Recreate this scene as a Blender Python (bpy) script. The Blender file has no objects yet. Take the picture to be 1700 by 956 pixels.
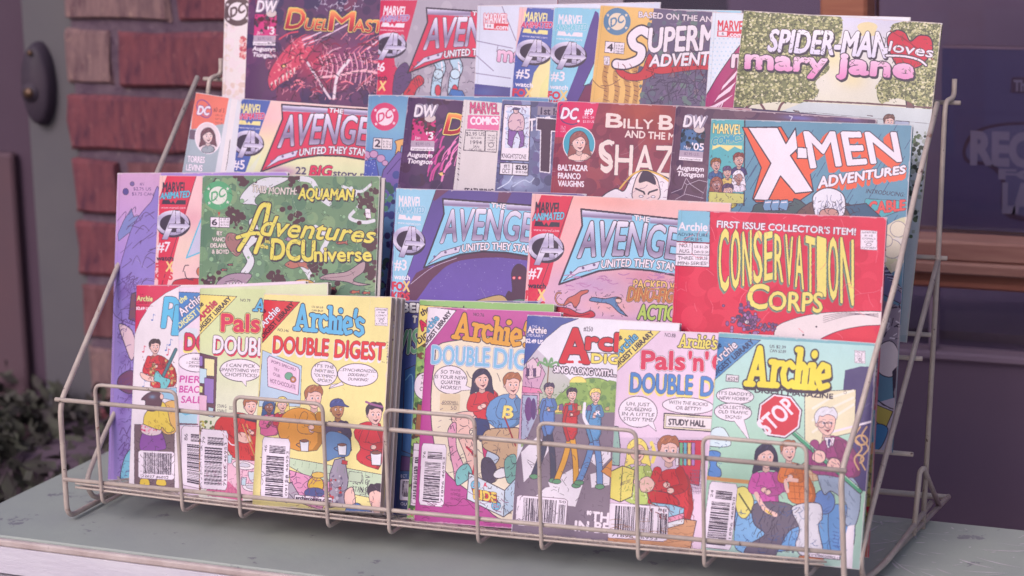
import bpy, bmesh, math, random
import numpy as np
from mathutils import Vector, Matrix, noise as mnoise

S = bpy.context.scene
COL = S.collection
# ------------------------------------------------------------------ camera, world, sun, exposure
AX = np.array([[0.9233981632506134, 0.3829745277822016, -0.025813623833036155],     # camera right
               [0.05918980166994591, -0.20851438886855472, -0.9762265705321925],    # camera down
               [-0.3792524218560328, 0.8999179188708117, -0.21520999003661723]])    # camera forward
CAM = np.array([1.1465221193829505, -1.740043978892131, 0.6444170370054741])
FOC = 4200.0
cd = bpy.data.cameras.new('camera'); cam = bpy.data.objects.new('camera', cd); COL.objects.link(cam)
cam.matrix_world = Matrix(((AX[0][0], -AX[1][0], -AX[2][0], CAM[0]), (AX[0][1], -AX[1][1], -AX[2][1], CAM[1]),
                           (AX[0][2], -AX[1][2], -AX[2][2], CAM[2]), (0, 0, 0, 1)))
cd.sensor_width = 36; cd.lens = 36 * FOC / 1700; cd.clip_start = .05; cd.clip_end = 500
cd.dof.use_dof = True; cd.dof.focus_distance = 2.06; cd.dof.aperture_fstop = 6.5
S.camera = cam
wd = bpy.data.worlds.new('World'); S.world = wd; wd.use_nodes = True
wn = wd.node_tree.nodes; bg = wn['Background']
sky = wn.new('ShaderNodeTexSky'); sky.sky_type = 'NISHITA'; sky.sun_disc = False
SUN_EL, SUN_AZ = math.radians(38), math.radians(192)       # azimuth clockwise from +Y
sky.sun_elevation = SUN_EL; sky.sun_rotation = SUN_AZ; sky.air_density = 1.0; sky.dust_density = 3.5; sky.ozone_density = .6
wd.node_tree.links.new(sky.outputs[0], bg.inputs[0]); bg.inputs[1].default_value = 0.11
sd = bpy.data.lights.new('sun', 'SUN'); sun = bpy.data.objects.new('sun', sd); COL.objects.link(sun)
sd.energy = 1.15; sd.angle = math.radians(22); sd.color = (1, .92, .93)
sdir = Vector((math.sin(SUN_AZ) * math.cos(SUN_EL), math.cos(SUN_AZ) * math.cos(SUN_EL), math.sin(SUN_EL)))
sun.rotation_euler = sdir.to_track_quat('Z', 'Y').to_euler()
sun.location = (0, -3, 4)
S.view_settings.view_transform = 'Standard'; S.view_settings.look = 'None'; S.view_settings.gamma = 1
S.view_settings.exposure = 0.24
INK = (.93, .90, .99)       # tint over all print, putting the light's violet cast into its colour

# ------------------------------------------------------------------ small helpers
def ray(x, y): return AX.T @ np.array([(x - 850) / FOC, (y - 478) / FOC, 1.0])
def hit(x, y, n, d):
    n = np.array(n, float); v = ray(x, y); return CAM + v * (d - n @ CAM) / (n @ v)
def lin(c):
    c = np.array(c[:3], float) / 255
    return tuple(np.where(c < .04045, c / 12.92, ((c + .055) / 1.055) ** 2.4))
def tag(o, label=None, cat=None, group=None, kind=None):
    for k, v in (('label', label), ('category', cat), ('group', group), ('kind', kind)):
        if v: o[k] = v
    return o
def empty(name, loc=(0, 0, 0), mw=None):
    o = bpy.data.objects.new(name, None); COL.objects.link(o); o.empty_display_size = .02
    if mw is not None: o.matrix_world = mw
    else: o.location = loc
    return o
def link(name, me, mat=None, parent=None):
    o = bpy.data.objects.new(name, me); COL.objects.link(o)
    if mat and not me.materials: me.materials.append(mat)
    if parent: o.parent = parent
    return o
def from_bm(name, bm, mat=None, parent=None, smooth=False):
    me = bpy.data.meshes.new(name); bm.normal_update(); bm.to_mesh(me); bm.free()
    if smooth:
        for p in me.polygons: p.use_smooth = True
    return link(name, me, mat, parent)
def box(bm, a, b, bevel=0, seg=1):
    r = bmesh.ops.create_cube(bm, size=1)
    vs = r['verts']
    for v in vs:
        v.co = Vector([(a[i] + b[i]) / 2 + v.co[i] * (b[i] - a[i]) for i in range(3)])
    if bevel:
        es = list({e for v in vs for e in v.link_edges})
        bmesh.ops.bevel(bm, geom=es, offset=bevel, segments=seg, affect='EDGES', profile=.5)
def mkbox(name, a, b, mat, parent=None, bevel=0, seg=1):
    bm = bmesh.new(); box(bm, a, b, bevel, seg); return from_bm(name, bm, mat, parent)
def rounded(pts, r, n=5):
    """polyline with its inner corners rounded"""
    out = [Vector(pts[0])]
    for i in range(1, len(pts) - 1):
        p = Vector(pts[i]); a = Vector(pts[i - 1]) - p; b = Vector(pts[i + 1]) - p
        q = min(r, a.length * .48, b.length * .48); p0 = p + a.normalized() * q; p1 = p + b.normalized() * q
        for k in range(n + 1):
            t = k / n; out.append(p0 * (1 - t) ** 2 + p * 2 * t * (1 - t) + p1 * t * t)
    out.append(Vector(pts[-1])); return out
def tube(bm, pts, r, seg=8, cap=True):
    pts = [Vector(p) for p in pts]; rings = []; up = None
    for i, p in enumerate(pts):
        d = (pts[min(i + 1, len(pts) - 1)] - pts[max(i - 1, 0)]).normalized()
        if up is None: up = d.orthogonal().normalized()
        up = (up - d * up.dot(d)).normalized(); sd_ = d.cross(up)
        rings.append([bm.verts.new(p + (up * math.cos(2 * math.pi * k / seg) + sd_ * math.sin(2 * math.pi * k / seg)) * r) for k in range(seg)])
    for a, b in zip(rings, rings[1:]):
        for k in range(seg): bm.faces.new((a[k], a[(k + 1) % seg], b[(k + 1) % seg], b[k]))
    if cap: bm.faces.new(rings[0][::-1]); bm.faces.new(rings[-1])
def rod(name, pts, r, mat, parent, corner=0, seg=10):
    bm = bmesh.new(); tube(bm, rounded(pts, corner) if corner else pts, r, seg)
    bmesh.ops.recalc_face_normals(bm, faces=bm.faces)
    return from_bm(name, bm, mat, parent, True)

# ------------------------------------------------------------------ node materials
def material(name, base, rough=.6, spec=.4, var=None, scale=20, stretch=(1, 1, 1), bump=0, bscale=80, spots=None, metal=0, coat=0):
    """base: photo-like sRGB triple; var: second colour mixed by noise; spots: (colour, scale, threshold) chips and stains"""
    m = bpy.data.materials.new(name); m.use_nodes = True; N = m.node_tree.nodes; L = m.node_tree.links; b = N['Principled BSDF']
    b.inputs['Roughness'].default_value = rough; b.inputs['Specular IOR Level'].default_value = spec; b.inputs['Metallic'].default_value = metal
    tc = N.new('ShaderNodeTexCoord'); mp = N.new('ShaderNodeMapping'); mp.inputs['Scale'].default_value = stretch
    L.new(tc.outputs['Object'], mp.inputs[0])
    col = N.new('ShaderNodeRGB'); col.outputs[0].default_value = (*lin(base), 1); out = col.outputs[0]
    def noise_(sc, det=5, rough_=.6):
        n = N.new('ShaderNodeTexNoise'); n.inputs['Scale'].default_value = sc; n.inputs['Detail'].default_value = det
        n.inputs['Roughness'].default_value = rough_; L.new(mp.outputs[0], n.inputs['Vector']); return n
    def mix(fac, a, c):
        x = N.new('ShaderNodeMix'); x.data_type = 'RGBA'; L.new(fac, x.inputs['Factor']); L.new(a, x.inputs['A'])
        if isinstance(c, tuple): x.inputs['B'].default_value = c
        else: L.new(c, x.inputs['B'])
        return x.outputs['Result']
    if var:
        n = noise_(scale); r = N.new('ShaderNodeValToRGB'); r.color_ramp.elements[0].position = .35; r.color_ramp.elements[1].position = .68
        L.new(n.outputs['Fac'], r.inputs[0]); out = mix(r.outputs[0], out, (*lin(var), 1))
    for sp in (spots or []):
        n = noise_(sp[1], 8, .7); r = N.new('ShaderNodeValToRGB'); r.color_ramp.elements[0].position = sp[2]; r.color_ramp.elements[1].position = sp[2] + .03
        L.new(n.outputs['Fac'], r.inputs[0]); out = mix(r.outputs[0], out, (*lin(sp[0]), 1))
    L.new(out, b.inputs['Base Color'])
    if bump:
        n = noise_(bscale, 6, .65); bp = N.new('ShaderNodeBump'); bp.inputs['Strength'].default_value = bump; bp.inputs['Distance'].default_value = .002
        L.new(n.outputs['Fac'], bp.inputs['Height']); L.new(bp.outputs[0], b.inputs['Normal'])
    return m

# ------------------------------------------------------------------ printing: an ink rasteriser for the flat print on the covers
PPM = 4.0                                  # printed pixels per millimetre
_gl = {}
def glyphs(s, off=0.0):
    key = (s, off)
    if key in _gl: return _gl[key]
    cu = bpy.data.curves.new('t', 'FONT'); cu.body = s; cu.size = 1; cu.fill_mode = 'NONE'; cu.resolution_u = 3
    if off: cu.offset = off
    ob = bpy.data.objects.new('t', cu); me = ob.to_mesh()
    co = np.array([v.co[:2] for v in me.vertices], float).reshape(-1, 2)
    ed = np.array([e.vertices[:] for e in me.edges], int).reshape(-1, 2)
    ob.to_mesh_clear(); bpy.data.objects.remove(ob); bpy.data.curves.remove(cu)
    _gl[key] = (co, ed); return co, ed
CAPH = None
def dilate(m, r):
    r = int(round(r))
    if r < 1: return m
    H, W = m.shape; out = np.zeros_like(m); P = np.zeros((H, W + 2 * r + 2), np.int32); P[:, r + 1:r + 1 + W] = m; cs = np.cumsum(P, 1)
    for dy in range(-r, r + 1):
        hf = int(math.sqrt(r * r - dy * dy + .6)); a = cs[:, r + 1 + hf:r + 1 + hf + W] - cs[:, r - hf:r - hf + W] > 0
        if dy >= 0: out[dy:] |= a[:H - dy]
        else: out[:dy] |= a[-dy:]
    return out
def spline(pts, closed=True, n=6):
    p = np.array(pts, float); N = len(p); out = []
    for i in range(N if closed else N - 1):
        if closed: a, b, c, d = p[i - 1], p[i], p[(i + 1) % N], p[(i + 2) % N]
        else: a, b, c, d = p[max(i - 1, 0)], p[i], p[i + 1], p[min(i + 2, N - 1)]
        for k in range(n):
            t = k / n
            out.append(.5 * (2 * b + (c - a) * t + (2 * a - 5 * b + 4 * c - d) * t * t + (3 * b - a - 3 * c + d) * t ** 3))
    if not closed: out.append(p[-1])
    return np.array(out)
def chaikin(pts, n=2):
    p = np.array(pts, float)
    for _ in range(n): q = np.roll(p, -1, 0); p = np.stack([p * .75 + q * .25, p * .25 + q * .75], 1).reshape(-1, 2)
    return p
K = (58, 47, 68); WH = (240, 230, 240)
class Art:
    """the print of one cover; points are given in the units of the current frame (see Z and A)"""
    def __init__(s, pl, w, h, bgc):
        s.P, s.dn, s.rt, s.nn = pl; s.W = int(w * PPM); s.H = int(h * PPM)
        s.a = np.empty((s.H, s.W, 3), np.float32); s.a[:] = np.array(bgc) / 255.; s.fr = (0, 0, 1.); s.m3 = None
        s.rng = np.random.RandomState(int(w + h + sum(bgc)))
    def Z(s, ox, oy, sc): s.fr = (ox, oy, sc); s.m3 = None; return s
    def A(s, src, dst):
        """affine frame: src points (local) -> dst points (in the Z frame)"""
        if src is None: s.m3 = None; return s
        a = np.hstack([np.array(src, float), np.ones((3, 1))]); s.m3 = np.linalg.solve(a, np.array(dst, float)); return s
    def tx(s, pts):
        p = np.array(pts, float).reshape(-1, 2)
        if s.m3 is not None: p = np.hstack([p, np.ones((len(p), 1))]) @ s.m3
        x = p[:, 0] / s.fr[2] + s.fr[0]; y = p[:, 1] / s.fr[2] + s.fr[1]
        v = np.stack([(x - 850) / FOC, (y - 478) / FOC, np.ones_like(x)], 1) @ AX
        t = (s.nn @ (s.P - CAM)) / (v @ s.nn); Q = CAM + v * t[:, None] - s.P
        return np.stack([Q @ s.rt, Q @ s.dn], 1) * 1000 * PPM
    def sc(s, at=(0, 0)):
        p = s.tx([at, (at[0] + 10, at[1]), (at[0], at[1] + 10)])
        return math.sqrt(abs(np.cross(p[1] - p[0], p[2] - p[0]))) / 10
    def mask(s, xy0, xy1, pad=2):
        """even-odd fill of the edges xy0->xy1 (texture pixels)"""
        allp = np.vstack([xy0, xy1]); bx0, by0 = np.floor(allp.min(0)).astype(int) - pad; bx1, by1 = np.ceil(allp.max(0)).astype(int) + pad
        bx0 = max(bx0, -20); by0 = max(by0, -20); bx1 = min(bx1, s.W + 20); by1 = min(by1, s.H + 20)
        if bx1 <= bx0 or by1 <= by0: return None
        h, w = by1 - by0, bx1 - bx0; d = np.zeros((h, w + 1), np.int32)
        sw = xy0[:, 1] > xy1[:, 1]; A0 = np.where(sw[:, None], xy1, xy0); A1 = np.where(sw[:, None], xy0, xy1)
        r0 = np.ceil(A0[:, 1] - .5).astype(int); r1 = np.ceil(A1[:, 1] - .5).astype(int); r0 = np.maximum(r0, by0); r1 = np.minimum(r1, by1)
        n = np.maximum(r1 - r0, 0)
        if n.sum():
            idx = np.repeat(np.arange(len(n)), n); st = np.repeat(np.cumsum(n) - n, n); rr = np.arange(n.sum()) - st + r0[idx]
            sl = (A1[idx, 0] - A0[idx, 0]) / (A1[idx, 1] - A0[idx, 1] + 1e-12); xx = A0[idx, 0] + (rr + .5 - A0[idx, 1]) * sl
            cc = np.clip(np.ceil(xx - .5).astype(int) - bx0, 0, w); np.add.at(d, (rr - by0, cc), 1)
        return (np.cumsum(d, 1)[:, :w] & 1).astype(bool), bx0, by0
    def paint(s, mk, col, al=1.0, grad=None, clip=None):
        if mk is None: return
        m, bx, by = mk; H, W = m.shape; x0, y0 = max(bx, 0), max(by, 0); x1, y1 = min(bx + W, s.W), min(by + H, s.H)
        if x1 <= x0 or y1 <= y0: return
        m = m[y0 - by:y1 - by, x0 - bx:x1 - bx]; t = s.a[y0:y1, x0:x1]
        if clip is not None: m = m & clip[y0:y1, x0:x1]
        if grad is not None:
            g = np.linspace(0, 1, H)[y0 - by:y1 - by]; cols = np.array(grad, float) / 255; k = len(cols) - 1; f = g * k; i = np.clip(f.astype(int), 0, k - 1); f = (f - i)[:, None]
            cr = cols[i] * (1 - f) + cols[i + 1] * f; c = np.broadcast_to(cr[:, None, :], t.shape)[m]
        else: c = np.array(col, float) / 255
        t[m] = t[m] * (1 - al) + c * al
    def full(s, mk):
        o = np.zeros((s.H, s.W), bool)
        if mk is None: return o
        m, bx, by = mk; H, W = m.shape; x0, y0 = max(bx, 0), max(by, 0); x1, y1 = min(bx + W, s.W), min(by + H, s.H)
        if x1 > x0 and y1 > y0: o[y0:y1, x0:x1] = m[y0 - by:y1 - by, x0 - bx:x1 - bx]
        return o
    def pm(s, pts, sm=False, pad=2):
        if sm: pts = spline(pts)
        q = s.tx(pts); return s.mask(q, np.roll(q, -1, 0), pad)
    def poly(s, pts, col=None, ol=None, w=0, sm=False, al=1., grad=None, clip=None):
        if sm: pts = spline(pts)
        if col is not None or grad is not None: s.paint(s.pm(pts), col, al, grad, clip)
        if ol is not None: s.line(list(map(tuple, pts)) + [tuple(pts[0])], ol, w or 1.2 * s.u(), clip=clip)
        return s
    def u(s):
        k = s.fr[2]
        if s.m3 is not None: k = k / math.sqrt(abs(np.linalg.det(s.m3[:2])))
        return k                                # units per photo pixel
    def line(s, pts, col, w=2., sm=False, al=1., clip=None, mk=False):
        if sm: pts = spline(pts, False)
        q = s.tx(pts); r = max(w * s.sc(pts[0]) / 2, .6); x0, y0 = np.floor(q.min(0) - r - 2).astype(int); x1, y1 = np.ceil(q.max(0) + r + 2).astype(int)
        x0 = max(x0, -5); y0 = max(y0, -5); x1 = min(x1, s.W + 5); y1 = min(y1, s.H + 5)
        if x1 <= x0 or y1 <= y0: return None
        m = np.zeros((y1 - y0, x1 - x0), bool)
        for a, b in zip(q, q[1:]):
            sx0, sx1 = max(int(min(a[0], b[0]) - r - 1), x0), min(int(max(a[0], b[0]) + r + 2), x1); sy0, sy1 = max(int(min(a[1], b[1]) - r - 1), y0), min(int(max(a[1], b[1]) + r + 2), y1)
            if sx1 <= sx0 or sy1 <= sy0: continue
            X = np.arange(sx0, sx1)[None] + .5; Y = np.arange(sy0, sy1)[:, None] + .5; dx, dy = b - a; L = dx * dx + dy * dy + 1e-9
            t = np.clip(((X - a[0]) * dx + (Y - a[1]) * dy) / L, 0, 1); m[sy0 - y0:sy1 - y0, sx0 - x0:sx1 - x0] |= (X - a[0] - t * dx) ** 2 + (Y - a[1] - t * dy) ** 2 <= r * r
        if mk: return m, x0, y0
        s.paint((m, x0, y0), col, al, None, clip)
    def ell(s, cx, cy, rx, ry, col=None, ol=None, w=0, rot=0, al=1., grad=None, clip=None):
        t = np.linspace(0, 2 * math.pi, 36, endpoint=False); c, n = math.cos(math.radians(rot)), math.sin(math.radians(rot))
        pts = [(cx + rx * math.cos(k) * c - ry * math.sin(k) * n, cy + rx * math.cos(k) * n + ry * math.sin(k) * c) for k in t]
        return s.poly(pts, col, ol, w, False, al, grad, clip)
    def T(s, txt, x0, y0, x1, y1, h, col, ol=(), b=0., sl=0., grad=None, h1=None, bow=0., sh=None, off=0.):
        """txt set on the baseline (x0,y0)-(x1,y1), cap height h (h1 at its end), b extra weight, sl slant, bow bends the baseline, sh=(dx,dy,col) drop shadow"""
        global CAPH
        if CAPH is None: CAPH = glyphs('H')[0][:, 1].max()
        co, ed = glyphs(txt, off)
        if not len(co): return s
        u = (co[:, 0] - co[:, 0].min()) / (np.ptp(co[:, 0]) + 1e-9); v = co[:, 1] / CAPH; h1 = h if h1 is None else h1
        b *= .45; ol = [(o[0], o[1] * .75) for o in ol]; bx, by = x1 - x0, y1 - y0; L = math.hypot(bx, by); nx, ny = by / L, -bx / L
        if .12 < abs(by) / (abs(bx) + 1e-9) < .6: nx, ny = 0, -1
        hh = h + (h1 - h) * u
        X = x0 + bx * u + nx * v * hh + sl * v * hh * bx / L; Y = y0 + by * u + ny * v * hh + sl * v * hh * by / L + bow * 4 * u * (1 - u)
        q = s.tx(np.stack([X, Y], 1)); k = s.sc((x0, y0)); mx = b + sum(o[1] for o in ol)
        mk = s.mask(q[ed[:, 0]], q[ed[:, 1]], int(mx * k) + 4)
        if mk is None: return s
        m, ax, ay = mk; m = dilate(m, b * k); layers = []; acc = m
        for c, w in ol: acc = dilate(acc, max(1, w * k)); layers.append((acc, c))
        if sh:
            e = s.tx([(x0, y0), (x0 + sh[0], y0 + sh[1])]); d = e[1] - e[0]; n = int(max(abs(d[0]), abs(d[1]), 1)); n2 = max(2, n // 2)
            big = layers[-1][0] if layers else m
            for i in range(n2, 0, -1): s.paint((big, ax + int(round(d[0] * i / n2)), ay + int(round(d[1] * i / n2))), sh[2])
        for a_, c in layers[::-1]: s.paint((a_, ax, ay), c)
        if grad:
            ys = np.where(m.any(1))[0]
            if len(ys): s.paint((m[ys[0]:ys[-1] + 1], ax, ay + ys[0]), None, 1., grad)
        else: s.paint((m, ax, ay), col)
        return s
    def TL(s, lines, cx, y, dy, h, col, sl=.0, slope=.05, b=0, cw=.74, ol=()):
        """centred lines of small text"""
        for i, t in enumerate(lines):
            w = len(t) * h * cw; yy = y + i * dy
            s.T(t, cx - w / 2, yy - slope * w / 2, cx + w / 2, yy + slope * w / 2, h, col, ol, b, sl)
        return s
    def spray(s, pts, n, cols, r0, r1, sm=True, asp=1.):
        c = s.full(s.pm(pts, sm)); ys, xs = np.where(c)
        if not len(ys): return s
        k = s.sc(pts[0]); cols = np.array(cols, float) / 255
        for i in range(n):
            j = s.rng.randint(len(ys)); r = k * s.rng.uniform(r0, r1); x, y = xs[j], ys[j]; R = int(r) + 1
            a0, a1, b0, b1 = max(y - R, 0), min(y + R + 1, s.H), max(x - R, 0), min(x + R + 1, s.W)
            Y, X = np.ogrid[a0:a1, b0:b1]; m = (((X - x) / asp) ** 2 + (Y - y) ** 2 <= r * r) & c[a0:a1, b0:b1]
            s.a[a0:a1, b0:b1][m] = cols[s.rng.randint(len(cols))]
        return s
    def soft(s, cx, cy, rx, ry, col, al=.7):
        """airbrushed patch of ink"""
        c, ex, ey = s.tx([(cx, cy), (cx + rx, cy), (cx, cy + ry)]); RX = abs(ex[0] - c[0]) + 1; RY = abs(ey[1] - c[1]) + 1
        x0, x1 = int(max(c[0] - 2.2 * RX, 0)), int(min(c[0] + 2.2 * RX, s.W)); y0, y1 = int(max(c[1] - 2.2 * RY, 0)), int(min(c[1] + 2.2 * RY, s.H))
        if x1 <= x0 or y1 <= y0: return s
        Y, X = np.ogrid[y0:y1, x0:x1]; g = (np.exp(-(((X - c[0]) / RX) ** 2 + ((Y - c[1]) / RY) ** 2)) * al)[..., None]
        s.a[y0:y1, x0:x1] = s.a[y0:y1, x0:x1] * (1 - g) + np.array(col) / 255. * g; return s
    # -- recurring printed devices
    def balloon(s, cx, cy, rx, ry, tail=None, lines=(), h=10, dy=None, slope=.06, sl=.1, cw=.74, rot=3):
        dy = dy or h * 1.75
        if tail: s.poly(tail, WH, K, 1.2 * s.u())
        s.ell(cx, cy, rx, ry, WH, K, 1.1 * s.u(), rot)
        if tail: s.poly(tail, WH)
        s.TL(lines, cx, cy + h * .5 - dy * (len(lines) - 1) / 2, dy, h, K, sl, slope, .07 * h, cw); return s
    def code(s, x, y, w, h):
        s.poly([(x, y), (x + w, y + w * .06), (x + w, y + h + w * .06), (x, y + h)], WH, (150, 130, 150), .6 * s.u())
        for i, (t, f) in enumerate((('APPROVED', .86), ('BY THE', .5), ('COMICS', .8), ('CODE', .55))):
            s.T(t, x + w * (1 - f) / 2, y + h * (.17 + .16 * i), x + w * (1 + f) / 2, y + h * (.18 + .16 * i), h * .09, K)
        s.ell(x + w / 2, y + h * .76, w * .16, h * .07, None, K, .7 * s.u()); s.T('AUTHORITY', x + w * .07, y + h * .95, x + w * .93, y + h * .98, h * .08, K)
    def barcode(s, q, seed, vert=True, num='', add=''):
        """q: TL,TR,BR,BL of the white label; bars run across it when vert is False"""
        q = [np.array(p, float) for p in q]
        def f(u, v): return tuple((q[0] * (1 - u) + q[1] * u) * (1 - v) + (q[3] * (1 - u) + q[2] * u) * v)
        cr = .06; b = [f(cr, 0), f(1 - cr, 0), f(1, cr), f(1, 1 - cr), f(1 - cr, 1), f(cr, 1), f(0, 1 - cr), f(0, cr)]
        s.poly(b, (242, 232, 244), (120, 100, 120), .8 * s.u()); r = random.Random(seed)
        def bars(a0, a1, c0, c1):
            p = a0
            while p < a1 - .004:
                w = r.choice((1, 1, 2, 3)) * .0085
                qd = [f(p, c0), f(p + w, c0), f(p + w, c1), f(p, c1)] if vert else [f(c0, p), f(c1, p), f(c1, p + w), f(c0, p + w)]
                s.poly(qd, K); p += w + r.choice((1, 1, 2)) * .0085
        if vert:
            bars(.14, .78 if add else .9, .07, .82); e = f(.1, .95); g = f(.84, .97)
            if add: bars(.83, .97, .2, .82); s.T(add, *f(.83, .14), *f(.97, .15), np.linalg.norm(q[3] - q[0]) * .08, K)
            if num: s.T(num, *e, *g, np.linalg.norm(q[3] - q[0]) * .09, K)
        else:
            bars(.30, .93, .16, .80); bars(.13, .26, .26, .84); e = f(.96, .92); g = f(.96, .2); W = np.linalg.norm(q[1] - q[0])
            if num: s.T(num, *e, *g, W * .085, K)
            if add: s.T(add, *f(.17, .24), *f(.17, .13), W * .09, K)
        return s
    def person(s, x, y, r, skin, hair, shirt, body, style=0, col2=None, face=1, flip=1, lw=None):
        """an anonymous cartoon figure: clothed body, neck, head, hair, plain face"""
        lw = (lw or .9 * s.u()) * .8; dk = lambda c, f: tuple(int(v * f) for v in c); R = s.rng
        bp_ = chaikin(body, 1); s.poly(bp_, shirt, K, lw); cl = s.full(s.pm(bp_)); bx = np.array(body, float); m = bx.mean(0); ex = np.ptp(bx, 0)
        s.poly([(a + ex[0] * .16, b + ex[1] * .10) for a, b in bp_], dk(shirt, .80), clip=cl); s.poly([(a - ex[0] * .10, b - ex[1] * .02) for a, b in bp_], shirt, clip=cl)
        for k in range(7):                       # folds
            a = m + (R.rand(2) - .5) * ex * .8; d = np.array([R.uniform(-.25, .25), R.uniform(.15, .4)]) * min(ex[1], 3 * r) * .5
            s.line([a, a + d * .5 + np.array([r * .06, 0]), a + d], dk(shirt, .5), lw * .6, True, clip=cl)
        s.poly(bp_, None, K, lw)
        if ex[1] > 2.4 * r:                      # arms
            for sd_ in (-1, 1):
                a0 = (np.clip(x + sd_ * .95 * r, bx[:, 0].min() + .3 * r, bx[:, 0].max() - .3 * r), y + 1.75 * r); a1 = (a0[0] + sd_ * .35 * r, a0[1] + 1.25 * r); a2 = (a1[0] - sd_ * .95 * r, a1[1] + R.uniform(-.3, .5) * r)
                s.line([a0, a1, a2], K, .78 * r, True); s.line([a0, a1, a2], shirt if sd_ < 0 else dk(shirt, .86), .78 * r - lw * 1.8, True); s.line([(a1[0] - .1 * r * sd_, a1[1] - .15 * r), (a1[0] - .35 * r * sd_, a1[1] - .05 * r)], dk(shirt, .5), lw * .7)
                s.ell(a2[0] - sd_ * .18 * r, a2[1], .3 * r, .24 * r, skin, K, lw * .8); s.line([(a2[0] - sd_ * .3 * r, a2[1] - .05 * r), (a2[0] - sd_ * .46 * r, a2[1] + .02 * r)], K, lw * .5)
        if style == 1:                           # long hair behind the head
            s.poly([(x - .95 * r, y - .5 * r), (x - .1 * r, y - 1.2 * r), (x + .95 * r, y - .5 * r), (x + 1.15 * r, y + .6 * r), (x + 1.3 * r, y + 1.5 * r), (x + .7 * r, y + 1.25 * r), (x - .55 * r, y + 1.3 * r), (x - 1.25 * r, y + 1.55 * r), (x - 1.1 * r, y + .6 * r)], hair, K, lw, sm=True)
        s.poly([(x - .26 * r, y + .6 * r), (x + .3 * r, y + .6 * r), (x + .36 * r, y + 1.3 * r), (x, y + 1.5 * r), (x - .34 * r, y + 1.3 * r)], dk(skin, .88), K, lw * .6)
        f = flip
        s.ell(x - .76 * r * f, y + .1 * r, .14 * r, .22 * r, skin, K, lw * .7)
        s.poly([(x + a * r * f, y + b * r) for a, b in ((-.7, -.5), (-.74, .15), (-.52, .66), (-.1, 1.0), (.22, 1.02), (.55, .68), (.7, .2), (.74, -.1), (.68, -.55), (0, -.95))], skin, K, lw, sm=True)
        s.soft(x - .35 * r * f, y + .45 * r, .25 * r, .3 * r, dk(skin, .84), .5); s.soft(x + .4 * r * f, y + .3 * r, .16 * r, .12 * r, (232, 150, 140), .5)
        if style == 2: top = [(-.85, -.25), (-.8, -.9), (-.2, -1.25), (.5, -1.15), (.85, -.6), (1.35, -.3), (.6, -.34), (-.1, -.42)]
        elif style == 1: top = [(-.9, .35), (-1., -.5), (-.4, -1.15), (.4, -1.18), (.95, -.5), (.85, .3), (.66, -.25), (.25, -.62), (-.3, -.42), (-.7, -.1)]
        else: top = [(-.84, .05), (-.95, -.6), (-.55, -1.15), (0, -1.3), (.3, -1.2), (.62, -1.22), (.9, -.7), (.8, -.25), (.6, -.52), (.1, -.66), (-.3, -.5), (-.55, -.55), (-.66, -.15)]
        s.poly([(x + a * r * f, y + b * r) for a, b in top], hair, K, lw, sm=True)
        for k in range(4): s.line([(x + (-.6 + k * .3) * r * f, y - (.75 + .1 * (k % 2)) * r), (x + (-.4 + k * .3) * r * f, y - 1.02 * r)], dk(hair, .6) if k % 2 else tuple(min(255, int(v * 1.3) + 20) for v in hair), lw * .7)
        if face:
            for e in (-.2, .38):
                s.ell(x + e * r * f, y + .02 * r, .12 * r, .13 * r, WH); s.ell(x + (e + .03) * r * f, y + .03 * r, .065 * r, .1 * r, K)
                s.line([(x + (e - .17) * r * f, y - .2 * r), (x + e * r * f, y - .27 * r), (x + (e + .15) * r * f, y - .2 * r)], dk(hair, .6), lw * .9, sm=True)
            s.line([(x + .1 * r * f, y + .05 * r), (x + .24 * r * f, y + .34 * r), (x + .06 * r * f, y + .38 * r)], dk(skin, .5), lw * .6)
            s.poly([(x - .16 * r * f, y + .56 * r), (x + .12 * r * f, y + .6 * r), (x + .38 * r * f, y + .5 * r), (x + .14 * r * f, y + .78 * r)], (150, 60, 75), K, lw * .5)
        return s
    def ink(s, pts, n, L=14, col=K, w=1.2, ang=None, spread=.5):
        """loose pen strokes inside an area"""
        c = s.full(s.pm(pts)); P = np.array(pts, float); lo, hi = P.min(0), P.max(0); R = s.rng
        for k in range(n):
            p = lo + R.rand(2) * (hi - lo); a = R.uniform(0, 6.28) if ang is None else ang + R.uniform(-spread, spread); q = L * R.uniform(.4, 1.3); d = np.array([math.cos(a), math.sin(a)]) * q; e = np.array([-d[1], d[0]]) * R.uniform(-.25, .25)
            s.line([p, p + d * .5 + e, p + d], col, w * R.uniform(.6, 1.4), True, clip=c)
        return s
    def bullet(s, cx, cy, r, col, ink=WH, core=.63):
        s.ell(cx, cy, r, r, col, None); s.ell(cx, cy, r * core, r * core, ink)
        s.T('DC', cx - r * .47, cy + r * .42, cx + r * .5, cy + r * .02, r * .62, col, (), r * .06)
        for a in (35, 140, 215, 325):
            a = math.radians(a); px, py = cx + r * .81 * math.cos(a), cy + r * .81 * math.sin(a)
            s.poly([(px + r * .14 * (1 if k % 2 == 0 else .42) * math.sin(k * math.pi / 5), py - r * .14 * (1 if k % 2 == 0 else .42) * math.cos(k * math.pi / 5)) for k in range(10)], ink)
        return s
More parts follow.
